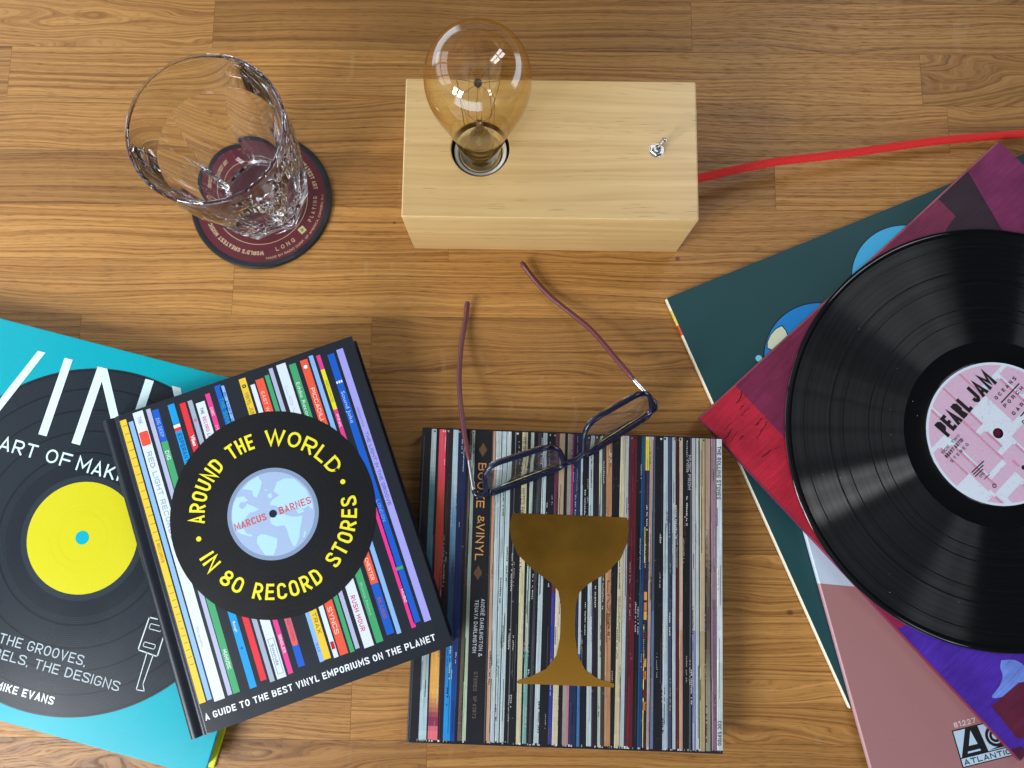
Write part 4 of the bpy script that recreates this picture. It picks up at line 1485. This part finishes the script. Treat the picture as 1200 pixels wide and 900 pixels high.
    # orange flecks low on one spine
    for v, c in ((0.098, 'c98a3a'), (0.091, 'b8772c'), (0.085, 'd29a4a'), (0.072, '5a1c20'), (0.054, 'c08a40'), (0.046, 'b06a2a'), (0.034, '5a1c20'), (0.026, 'a86a34')):
        strip(156.5, 158.6, 156.4, 158.4, v, v + 0.0055, hexc(c), z2 + 0.00003)
    strip(0.2, 1.0, 0.2, 1.2, 0.002, 0.205, hexc('3a3c44'), z2)
    # the black title spine
    strip(37.2, 47.2, 39.0, 50.0, h0, h1, hexc('15171d'), z2 + 0.00003)
    or_, wt_ = hexc('c08a50'), hexc('b9bec4')

    def dn(body, u, v, cap, length, col, bold=0.0, z=None):
        p.text(body, (u / 1000, v / 1000), -PI / 2 - 0.012, cap / 1000, z or z3 + 0.00003, col, length / 1000, bold)
    dn('BOOZE', 39.4, 187.4, 5.6, 31.0, or_, 0.004)
    dn('&', 40.4, 151.0, 4.6, 5.2, or_)
    dn('VINYL', 39.9, 145.6, 5.6, 25.0, or_, 0.004)
    dn('ANDR\u00c9 DARLINGTON &', 45.1, 95.0, 2.5, 38.0, wt_)
    dn('TENAYA DARLINGTON', 40.9, 94.2, 2.5, 35.0, wt_)
    dn('STEREO', 42.2, 47.0, 2.4, 12.5, hexc('6b5a52'))
    dn('BP 63873', 42.3, 31.0, 2.4, 14.0, hexc('6b5a52'))
    for v0, v1 in ((201.5, 192.0), (117.0, 107.5)):
        for k in range(7):
            hh = (1.0, 1.8, 2.8, 3.6, 2.8, 1.8, 1.0)[k]
            u = 42.2 + (k - 3) * 0.75
            vm = (v0 + v1) / 2
            p.rect((u - 0.16) / 1000, (vm - hh * 1.3) / 1000, (u + 0.16) / 1000, (vm + hh * 1.3) / 1000, z3 + 0.00003, hexc('8a6238'))
        p.rect(42.05 / 1000, v1 / 1000, 42.35 / 1000, v0 / 1000, z3 + 0.00005, hexc('8a6238'))
    dn('THE ROLLING STONES', 206.8, 205.0, 2.6, 37.0, hexc('24262c'), 0.012)
    dn('COC 59100', 206.8, 21.0, 2.5, 15.5, hexc('24262c'), 0.008)
    dn('WE GO', 70.2, 207.0, 2.5, 11.5, hexc('3a3a34'))
    dn('NOTES FOR', 70.2, 171.0, 2.4, 19.5, hexc('3a3a34'))
    dn('LONDON', 57.0, 58.0, 1.4, 14.0, hexc('3e5866'))
    dn('STEREO', 125.3, 150.0, 1.3, 10.0, hexc('20302c'))
    dn('MUSIC FROM', 186.4, 198.0, 2.0, 24.0, hexc('b8b8bc'))
    dn('LIVE', 131.2, 110.0, 1.8, 30.0, hexc('3a2418'))
    p.build('cover_print', M_PHOTO, t)
    # gold foil coupe glass
    g = MB()
    pts = [(64.2, 152.6), (62.6, 145.4), (64.2, 135.6), (69.2, 125.4), (80.1, 115.4), (92.1, 107.8), (97.5, 102.3), (99.5, 93.3), (99.9, 80.0), (99.5, 70.4), (97.5, 59.5), (90.9, 50.6), (80.6, 45.3), (72.1, 42.6), (71.4, 41.4), (72.1, 40.3),
           (136.6, 40.3), (137.2, 41.4), (136.6, 42.6), (125.6, 45.5), (117.4, 50.7), (112.0, 60.0), (110.0, 72.8), (109.7, 82.0), (110.0, 93.6), (112.2, 101.7), (118.5, 107.6), (130.1, 114.9), (139.9, 125.0), (144.4, 136.1), (145.5, 145.4), (144.6, 151.6), (143.6, 153.2), (104, 153.6), (65.2, 153.6)]
    g.poly([(x / 1000, y / 1000, T + 0.00032) for x, y in pts])
    o = g.build('gold_coupe_emblem', M_FOIL, t)
    return t


spine_book()


# ------------------------------------------------------------------ record sleeves and the record
def sleeve(name, label, loc, rot, size, th, face, spine_segs, print_fn, mat=None):
    t = thing(name, label, 'record sleeve', loc, rot)
    b = MB()
    # a card folder: slightly pillowed closed edges
    e = 0.0009
    S = size
    prof = [(0, th * 0.18), (0, th * 0.82), (e, th), (S - e, th), (S, th * 0.82), (S, th * 0.18), (S - e, 0), (e, 0)]
    k = len(prof)
    vs = [(x, 0, z) for x, z in prof] + [(x, S, z) for x, z in prof]
    fs = [(i, (i + 1) % k, k + (i + 1) % k, k + i) for i in range(k)]
    b.mesh(vs, fs, face)
    # the two open ends: front and back card with the dark slot between
    for y in (0.0, S):
        b.poly([(x, y, z) for x, z in ((0, th * .18), (0, th * .82), (e, th), (S - e, th), (S, th * .82), (S, th * .18), (S - e, 0), (e, 0))], face)
    b.build('sleeve_card', M_SLEEVE, t)
    p = MB()
    for v0, v1, c in spine_segs:
        p.poly([(-0.00005, v0, th * .18), (-0.00005, v0, th * .82), (-0.00005, v1, th * .82), (-0.00005, v1, th * .18)], c)
        p.poly([(-0.00005, v0, th * .82), (e - 0.00005, v0, th + 0.00004), (e - 0.00005, v1, th + 0.00004), (-0.00005, v1, th * .82)], c)
    print_fn(p, th)
    p.build('sleeve_print', mat or M_SLEEVE, t)
    return t


# local frames: u to the right along the sleeve's lower edge, v up its spine
def teal_print(p, th):
    S = 0.3145
    z1, z2, z3 = th + 0.00005, th + 0.0001, th + 0.00015
    p.rect(0.0009, 0.0004, S - 0.0009, S - 0.0004, z1, hexc('1d464a'))
    # flat abstract discs with a pale leaf shape
    a = hexc('14171c')
    p.disc(0.1735, S - 0.0555, 0.0428, z2, hexc('17222a'), 96)
    p.disc(0.1735, S - 0.0555, 0.0420, z3, hexc('45b4e6'), 96)
    p.disc(0.0880, S - 0.0860, 0.0435, z2, a, 96)
    p.disc(0.0880, S - 0.0860, 0.0427, z3, hexc('1683cf'), 96)
    leaf = [(54.5, 62.5), (56.5, 58.5), (61, 54.5), (66, 52.2), (71.0, 51.6), (72.2, 56), (71.6, 62), (69.5, 68), (62, 70)]
    cx, cy = 64.5, 60.5
    p.poly([((cx + (x - cx) * 1.09) / 1000, S - (cy + (y - cy) * 1.09) / 1000, z3 + 4e-5) for x, y in leaf][::-1], a)
    p.poly([(x / 1000, S - y / 1000, z3 + 8e-5) for x, y in leaf][::-1], hexc('d5dfc0'))
    p.disc(0.0452, S - 0.0672, 0.0024, z3, hexc('7fd0e8'), 32)


tl, ang = Vector((0.11361, 0.14227)), 0.39857
S_ = 0.3145
blp = tl - Vector((-math.sin(ang), math.cos(ang))) * S_
cream = hexc('e3dcc2')
sleeve('record_sleeve', 'dark teal record sleeve with blue discs and cream spine, lowest of the stack', (blp.x, blp.y, 0), ang, S_, 0.0045, hexc('1d464a'),
       [(0.0004, S_ - 0.030, cream), (S_ - 0.030, S_ - 0.022, hexc('c8452f')), (S_ - 0.022, S_ - 0.010, hexc('d9c05a')), (S_ - 0.010, S_ - 0.0004, cream)], teal_print)


def pink_print(p, th):
    S = 0.3145
    z1, z2, z3, z4 = th + 0.00005, th + 0.0001, th + 0.00015, th + 0.0002
    pk = hexc('a27272')
    p.rect(0.0009, 0.0004, S - 0.0009, S - 0.0004, z1, pk)
    y0 = S - 0.0301 - PINK_OFF
    p.poly([(0.0009, y0, z2), (S - 0.001, y0 - 0.103, z2), (S - 0.001, S - 0.0005, z2), (0.0009, S - 0.0005, z2)], hexc('bccbdc'))

    def q(x, y):
        return (x / 1000, S - PINK_OFF + y / 1000)
    blk, wh = hexc('17171d'), hexc('b9d2e6')
    p.text('81227', q(63.5, -143.4), 0.0, 0.0035, z2, hexc('d9c3c8'), 0.0155, 0.02)

    npo = [0]

    def po(pts, c, z):
        npo[0] += 1
        p.poly([(*q(x, y), z + npo[0] * 3e-6) for x, y in pts], c)
    po([(61.0, -169.4), (98.0, -169.4), (98.0, -144.6), (61.0, -144.6)], blk, z2)
    po([(61.8, -168.7), (97.3, -168.7), (97.3, -163.6), (61.8, -163.6)], wh, z3)
    po([(61.8, -162.9), (97.3, -162.9), (97.3, -145.4), (61.8, -145.4)], wh, z3)
    # tall A with an open counter and a low bar, then a round swirl beside it
    po([(62.4, -162.9), (70.2, -145.4), (79.0, -145.4), (81.4, -162.9)], blk, z4)
    po([(69.4, -156.6), (73.4, -147.2), (75.6, -156.6)], wh, z4 + 4e-5)
    po([(67.2, -161.2), (76.6, -161.2), (76.2, -160.0), (67.6, -160.0)], wh, z4 + 4e-5)
    p.ring(*q(89.3, -154.2), 0.0026, 0.0072, z4, blk, 48)
    p.ring(*q(89.3, -154.2), 0.0044, 0.0052, z4 + 4e-5, wh, 48)
    po([(82.4, -162.4), (92.0, -160.8), (97.0, -162.4)], blk, z4 + 8e-5)
    p.text('ATLANTIC', q(63.0, -167.9), 0.0, 0.0035, z4, blk, 0.0335, 0.022)


PINK_OFF = 0.040
tl2, ang2 = Vector((0.20951, -0.03345)), 0.23571
up2 = Vector((-math.sin(ang2), math.cos(ang2)))
bl2 = tl2 + up2 * PINK_OFF - up2 * S_
sleeve('record_sleeve', 'dusty pink record sleeve with a white top and a black and white label logo', (bl2.x, bl2.y, 0.0048), ang2, S_, 0.0042, hexc('a27272'), [(0.0004, S_ - 0.0301 - PINK_OFF, hexc('b98d92')), (S_ - 0.0301 - PINK_OFF, S_ - 0.0004, hexc('c3d0de'))], pink_print)


def magenta_print(p, th):
    S = 0.3120
    z1, z2, z3 = th + 0.00005, th + 0.0001, th + 0.0002
    # local u runs down the lower left edge, v along the upper left edge; measured v counts from the left corner
    npo = [0]

    def po(pts, c, z):
        npo[0] += 1
        p.poly([(x / 1000, y / 1000, z + npo[0] * 3e-6) for x, y in pts], hexc(c))
    s = 312
    po([(0.9, .5), (s - .9, .5), (s - .9, s - .5), (.9, s - .5)], '6b1c42', z1)
    # red wooden-looking corner, magenta field, plum and dark panels, violet lower half
    po([(0.9, .5), (150, .5), (150, 35), (0.9, 35)], 'a81c32', z2)
    po([(150, .5), (206, .5), (206, 60), (150, 35)], '96204c', z2)
    po([(0.9, 35), (60, 35), (60, 200), (0.9, 200)], '6e1f40', z2)
    po([(0.9, 277), (11, 274), (48, 263), (60, 236), (60, 200), (21, 232), (19, 245), (0.9, 245)], '2e1c28', z2)
    po([(0.9, 200), (60, 200), (21, 232), (19, 245), (0.9, 245)], '6d2440', z2)
    po([(0.9, s - .5), (120, s - .5), (90, 270), (48, 263), (0.9, 277)], '71224f', z3)
    po([(196, .5), (s - .9, .5), (s - .9, 80), (222, 60)], '47259c', z2)
    hand = [(p_.x, p_.y) for p_ in spline([Vector((x, y, 0)) for x, y in ((258, 38), (264, 45), (272, 47), (278, 43), (279, 35), (277, 26), (273, 18), (270, 16), (269, 24), (266, 31), (261, 34), (258, 38))], 4)]
    po(hand, '6a86d8', z3)
    po([(274, 11), (300, 9), (s - .9, 22), (s - .9, 80), (290, 60), (276, 36)], '5a1a33', z3)
    po([(302, -0 + .5), (s - .9, .5), (s - .9, 8), (305, 7)], '4d1830', z3)
    # dark cracks on the red panel
    rr = random.Random(3)
    for k in range(26):
        u = rr.uniform(4, 150)
        v = rr.uniform(2, 34)
        n = rr.randint(2, 5)
        q = [(u, v)]
        for j in range(n):
            q.append((q[-1][0] - rr.uniform(-0.8, 1.2), q[-1][1] + rr.uniform(1.0, 3.2)))
        q = [(max(1.5, a), min(34.6, b)) for a, b in q]
        p.line([(a / 1000, b / 1000) for a, b in q], rr.uniform(.25, .7) / 1000, z3, hexc(rr.choice(('6a0f1c', '4a0d16', '7a1222'))))
    for k in range(120):
        u = rr.uniform(2, 300)
        v = rr.uniform(2, 34) if u < 200 else rr.uniform(2, 60)
        c = ('a01a2e' if u < 150 else '741a48' if u < 205 else '42199a')
        if u > 268 and v > 5:
            continue
        L = rr.uniform(3, 14)
        p.line([(u / 1000, v / 1000), (u / 1000 + rr.uniform(-.4, .4) / 1000, min(v + L, 34 if u < 205 else 70) / 1000)], rr.uniform(.2, .6) / 1000, z2 + 3e-5, hexc(c))


cn = Vector((0.1339, 0.0528))
ph = -0.82978
MS = 0.3120
sleeve('record_sleeve', 'magenta, red and violet record sleeve with frayed edges, directly under the black record', (cn.x, cn.y, 0.0095), ph, MS, 0.0058, hexc('7c2a45'),
       [(0.0004, MS - 0.0004, hexc('8a4a58'))], magenta_print, M_ART)


def record():
    rc = (0.34466, 0.04331)
    t = thing('vinyl_record', 'shiny black vinyl record with a pink and white paper label', 'record', (rc[0], rc[1], 0.01565), 0)
    mb = MB()
    h = 0.0019
    prof = [(0.00365, 0.0002), (0.00365, h + 0.0003), (0.051, h + 0.0003), (0.0512, h), (0.052, h - 0.0001), (0.0665, h - 0.0002), (0.0668, h - 0.00015)]
    prof += [(r / 1000.0, h - 0.00015) for r in range(72, 146, 6)]
    prof += [(0.1462, h - 0.00012), (0.1468, h + 0.0002), (0.1485, h + 0.00025), (0.1500, h - 0.0001), (0.1506, h - 0.0007), (0.1502, 0.0003), (0.1490, 0.0), (0.052, 0.0002)]
    vs, fs = lathe(prof, 256, True)
    mb.mesh(vs, fs)
    mb.build('record_disc', M_VINYL, t, smooth=True, angle=50)
    p = MB()
    z0 = h + 0.00035
    z1, z2, z3 = z0 + 0.00005, z0 + 0.00022, z0 + 0.00027
    p.ring(0, 0, 0.0037, 0.0509, z0, hexc('d8e2ee'), 128)
    pk = hexc('d6b2cb')
    dk = hexc('d08eaa')
    w = math.radians(-45)
    R = 0.0500
    rr = random.Random(9)

    def band(a0, a1, b0, b1, col, z):
        """a patch in axes turned with the lettering: a along the words, b upwards; kept inside the label"""
        pts = [(a0, b0), (a1, b0), (a1, b1), (a0, b1)]
        for k in range(72):
            t0 = 2 * PI * k / 72
            nx, ny = math.cos(t0), math.sin(t0)
            new = []
            for i in range(len(pts)):
                u, v = pts[i - 1], pts[i]
                du, dv = 49.0 - u[0] * nx - u[1] * ny, 49.0 - v[0] * nx - v[1] * ny
                if du * dv < 0:
                    f = du / (du - dv)
                    new.append((u[0] + (v[0] - u[0]) * f, u[1] + (v[1] - u[1]) * f))
                if dv >= 0:
                    new.append(v)
            pts = new
            if len(pts) < 3:
                return
        c, s = math.cos(math.radians(45)), math.sin(math.radians(45))
        out = [((a * c - b * s) / 1000, (a * s + b * c) / 1000, z) for a, b in pts]
        p.poly(out, col)
    # large pale pink letterforms of the background, each with a deeper pink lower right side
    kz = 0.0
    for a0, a1, b0, b1 in ((-60, -22, 26, 60), (-19, -4, 12, 60), (-2, 12, 24, 60), (14, 60, 30, 60), (-60, -38, -4, 23), (-36, -30, -22, 18), (-27, -12, -14, 26), (-10, -6, -8, 8), (14, 30, -2, 26), (33, 60, 6, 27), (-34, -8, -26, -18),
                           (-12, 2, -60, -12), (5, 20, -60, -8), (-60, -36, -60, -26), (23, 60, -30, 2), (-30, -16, -60, -34)):
        kz += 3e-6
        band(a0, a1, b0, b1, pk, z1 + kz)
        band(a1 - 0.2, a1 + 1.5, b0, b1 - 1.5, dk, z1 + 5e-5 + kz)
    # speckle over the pink
    for k in range(1500):
        a, b = rr.uniform(-49, 49), rr.uniform(-49, 49)
        L = math.hypot(a, b)
        if L > 48 or L < 5:
            continue
        s = rr.uniform(0.25, 0.6) / 1000
        p.rect(a / 1000, b / 1000, a / 1000 + s, b / 1000 + s, z1 + 1.2e-4, hexc(rr.choice(('ead6e6', 'c99dbb', 'e6cfe0'))))
    blk = hexc('101014')

    def tx(body, x, y, cap, length, ang=45, bold=0.0):
        p.text(body, (x / 1000, y / 1000), math.radians(ang), cap / 1000, z2, blk, length / 1000, bold)
    tx('PEARL', -35.9, -3.4, 12.6, 28.6, 47, 0.028)
    tx('JAM', -13.6, 20.6, 12.6, 22.2, 45, 0.028)
    tx('SIDE  TWO', -40.3, -15.2, 1.9, 18.5, 45, 0.01)
    tx('88697 40710', -37.5, -18.2, 2.8, 18.0, 45, 0.02)
    tx('S T E R E O', -34.1, -21.2, 2.2, 18.0, 45, 0.01)
    tx('O C E A N S', 0.7, 23.6, 2.7, 22.0, 45, 0.03)
    tx('P O R C H', 6.6, 18.0, 2.7, 20.0, 45, 0.03)
    tx('G A R D E N', 12.2, 12.6, 2.7, 24.0, 45, 0.03)
    tx('D E E P', 19.0, 6.5, 2.7, 16.0, 45, 0.03)
    tx('R E L E A S E', 24.0, 0.0, 2.7, 22.0, 45, 0.03)
    for x0, y0, L in ((4.0, 22.0, 19), (17.0, 12.5, 15)):
        d = math.radians(45)
        p.line([(x0 / 1000, y0 / 1000), ((x0 + L * math.cos(d)) / 1000, (y0 + L * math.sin(d)) / 1000)], 0.0009, z2, blk)
    for k in range(3):
        d = math.radians(42)
        x0, y0 = -20.6 + k * 1.1, -27.6 - k * 1.4
        L = 11.5 - k * 2.2
        p.line([(x0 / 1000, y0 / 1000), ((x0 + L * math.cos(d)) / 1000, (y0 + L * math.sin(d)) / 1000)], 0.0008, z2, blk)
    tx('EPIC', -14.6, -31.6, 2.0, 4.6, 45)
    p.line([(-0.0125, -0.0325), (-0.0085, -0.0290)], 0.0005, z2, blk)
    p.ring(-0.0056, -0.0369, 0.0009, 0.0015, z2, blk, 24)
    p.disc(0.0160, -0.0240, 0.0016, z2, blk, 24)
    p.build('paper_label', M_LABEL, t)
    return t


record()


# ------------------------------------------------------------------ spectacles
def spectacles():
    t = thing('spectacles', 'navy framed spectacles with maroon arms lying upside down across the spine printed book', 'glasses', (0.039, 0.0205, 0.020))
    O = Vector((0.039, 0.0205, 0.020))

    def lens_outline(bl, br, tr, tl, k=14):
        """rounded four sided outline; corner radii like the photographed frame"""
        P = [Vector(q) for q in (bl, br, tr, tl)]
        rad = (0.24, 0.24, 0.40, 0.40)
        out = []
        for i in range(4):
            a, b, c = P[i - 1], P[i], P[(i + 1) % 4]
            hgt = (P[3] - P[0]).length
            r = rad[i] * hgt
            p0 = b + (a - b).normalized() * r
            p1 = b + (c - b).normalized() * r
            for j in range(k):
                f = j / (k - 1)
                out.append(p0 * (1 - f) ** 2 + b * 2 * f * (1 - f) + p1 * f * f)
            q0 = p1
            nb, nc = c, P[(i + 2) % 4]
            r2 = rad[(i + 1) % 4] * hgt
            q1 = nb + (b - nb).normalized() * r2
            for j in range(1, 6):
                out.append(q0 + (q1 - q0) * (j / 6))
        return out
    fr = MB()
    lens_data = []
    L = ((-0.0172, -0.0040, 0.0222), (0.0378, 0.0172, 0.0222), (0.0306, 0.0310, 0.0480), (-0.0184, 0.0150, 0.0480))
    Rr = ((0.0500, 0.0228, 0.0222), (0.0992, 0.0545, 0.0226), (0.0922, 0.0690, 0.0480), (0.0488, 0.0440, 0.0480))
    for q in (L, Rr):
        out = [p - O for p in lens_outline(*q)]
        fr.mesh(*tube(out, 0.00185, 12, 1.0, False, True))
        lens_data.append(out)
    # bridge and end pieces
    fr.mesh(*tube(spline([Vector(p) - O for p in ((0.0350, 0.0180, 0.0262), (0.0395, 0.0196, 0.0252), (0.0445, 0.0214, 0.0252), (0.0505, 0.0262, 0.0262))], 6), 0.0020, 12))
    fr.mesh(*tube(spline([Vector(p) - O for p in ((-0.0160, -0.0020, 0.0265), (-0.0200, -0.0034, 0.0262), (-0.0240, -0.0030, 0.0256), (-0.0258, 0.0000, 0.0252))], 6), [0.0019] * 18 + [0.0015], 12))
    fr.mesh(*tube(spline([Vector(p) - O for p in ((0.0972, 0.0560, 0.0265), (0.1000, 0.0578, 0.0262), (0.1004, 0.0610, 0.0258), (0.0984, 0.0645, 0.0252))], 6), [0.0022] * 18 + [0.0016], 12))
    fr.build('frame_front', M_NAVY, t, smooth=True, angle=60)
    for out in lens_data:
        cen = sum(out, Vector()) / len(out)
        nrm = Vector((0, 0, 0))
        for i in range(len(out)):
            nrm += (out[i] - cen).cross(out[(i + 1) % len(out)] - cen)
        nrm.normalize()
        n = len(out)
        K_ = 10
        vs, fs = [], []
        for side in (1, -1):
            for j in range(1, K_ + 1):
                s = j / K_
                for p in out:
                    d = (p - cen)
                    q = cen + d * (s * (1 - 0.0004 / d.length))
                    if side == 1:
                        off = 0.0012 - 0.0016 * s * s
                    else:
                        off = -0.0002 - 0.0030 * s * s
                    vs.append(q + nrm * off)
            vs.append(cen + nrm * (0.0012 if side == 1 else -0.0002))
        blk = n * K_ + 1
        for sd in range(2):
            b0 = sd * blk
            c = b0 + n * K_
            for i in range(n):
                i2 = (i + 1) % n
                f = (c, b0 + i, b0 + i2)
                fs.append(f if sd == 0 else f[::-1])
                for j in range(K_ - 1):
                    f = (b0 + j * n + i, b0 + (j + 1) * n + i, b0 + (j + 1) * n + i2, b0 + j * n + i2)
                    fs.append(f if sd == 0 else f[::-1])
        e0, e1 = (K_ - 1) * n, blk + (K_ - 1) * n
        for i in range(n):
            i2 = (i + 1) % n
            fs.append((e0 + i, e1 + i, e1 + i2, e0 + i2))
        lm = MB()
        lm.mesh(vs, fs)
        lm.build('lens', M_LENS, t, smooth=True, angle=45)
    arms = [
        [(-0.0258, 0.0002, 0.0252), (-0.0272, 0.0080, 0.0250), (-0.0297, 0.0225, 0.0242), (-0.0335, 0.0420, 0.0224), (-0.0368, 0.0640, 0.0184), (-0.0382, 0.0830, 0.0130), (-0.0374, 0.1060, 0.0066), (-0.0348, 0.1250, 0.0042), (-0.0336, 0.1385, 0.0060)],
        [(0.0984, 0.0647, 0.0252), (0.0930, 0.0708, 0.0240), (0.0852, 0.0800, 0.0226), (0.0730, 0.0960, 0.0184), (0.0590, 0.1145, 0.0130), (0.0470, 0.1265, 0.0080), (0.0285, 0.1425, 0.0046), (0.0165, 0.1555, 0.0042), (0.0060, 0.1690, 0.0060)]]
    for pts in arms:
        sp = [p - O for p in spline([Vector(q) for q in pts], 8)]
        k = 17
        a = MB()
        a.mesh(*tube(sp[k - 2:], [0.0011, 0.0016] + [0.00185] * (len(sp) - k - 3) + [0.0021, 0.0020, 0.0013], 14))
        arm = a.build('temple_arm', M_TEMPLE, t, smooth=True)
        s_ = MB()
        s_.mesh(*tube(sp[:k], 0.00085, 10, 1.5))
        s_.mesh(*tube([sp[0] - (sp[1] - sp[0]) * 0.6, sp[0], sp[1], sp[2]], [0.0010, 0.0017, 0.0017, 0.0010], 10))
        s_.build('steel_hinge', M_STEEL, arm, smooth=True)
    return t


spectacles()
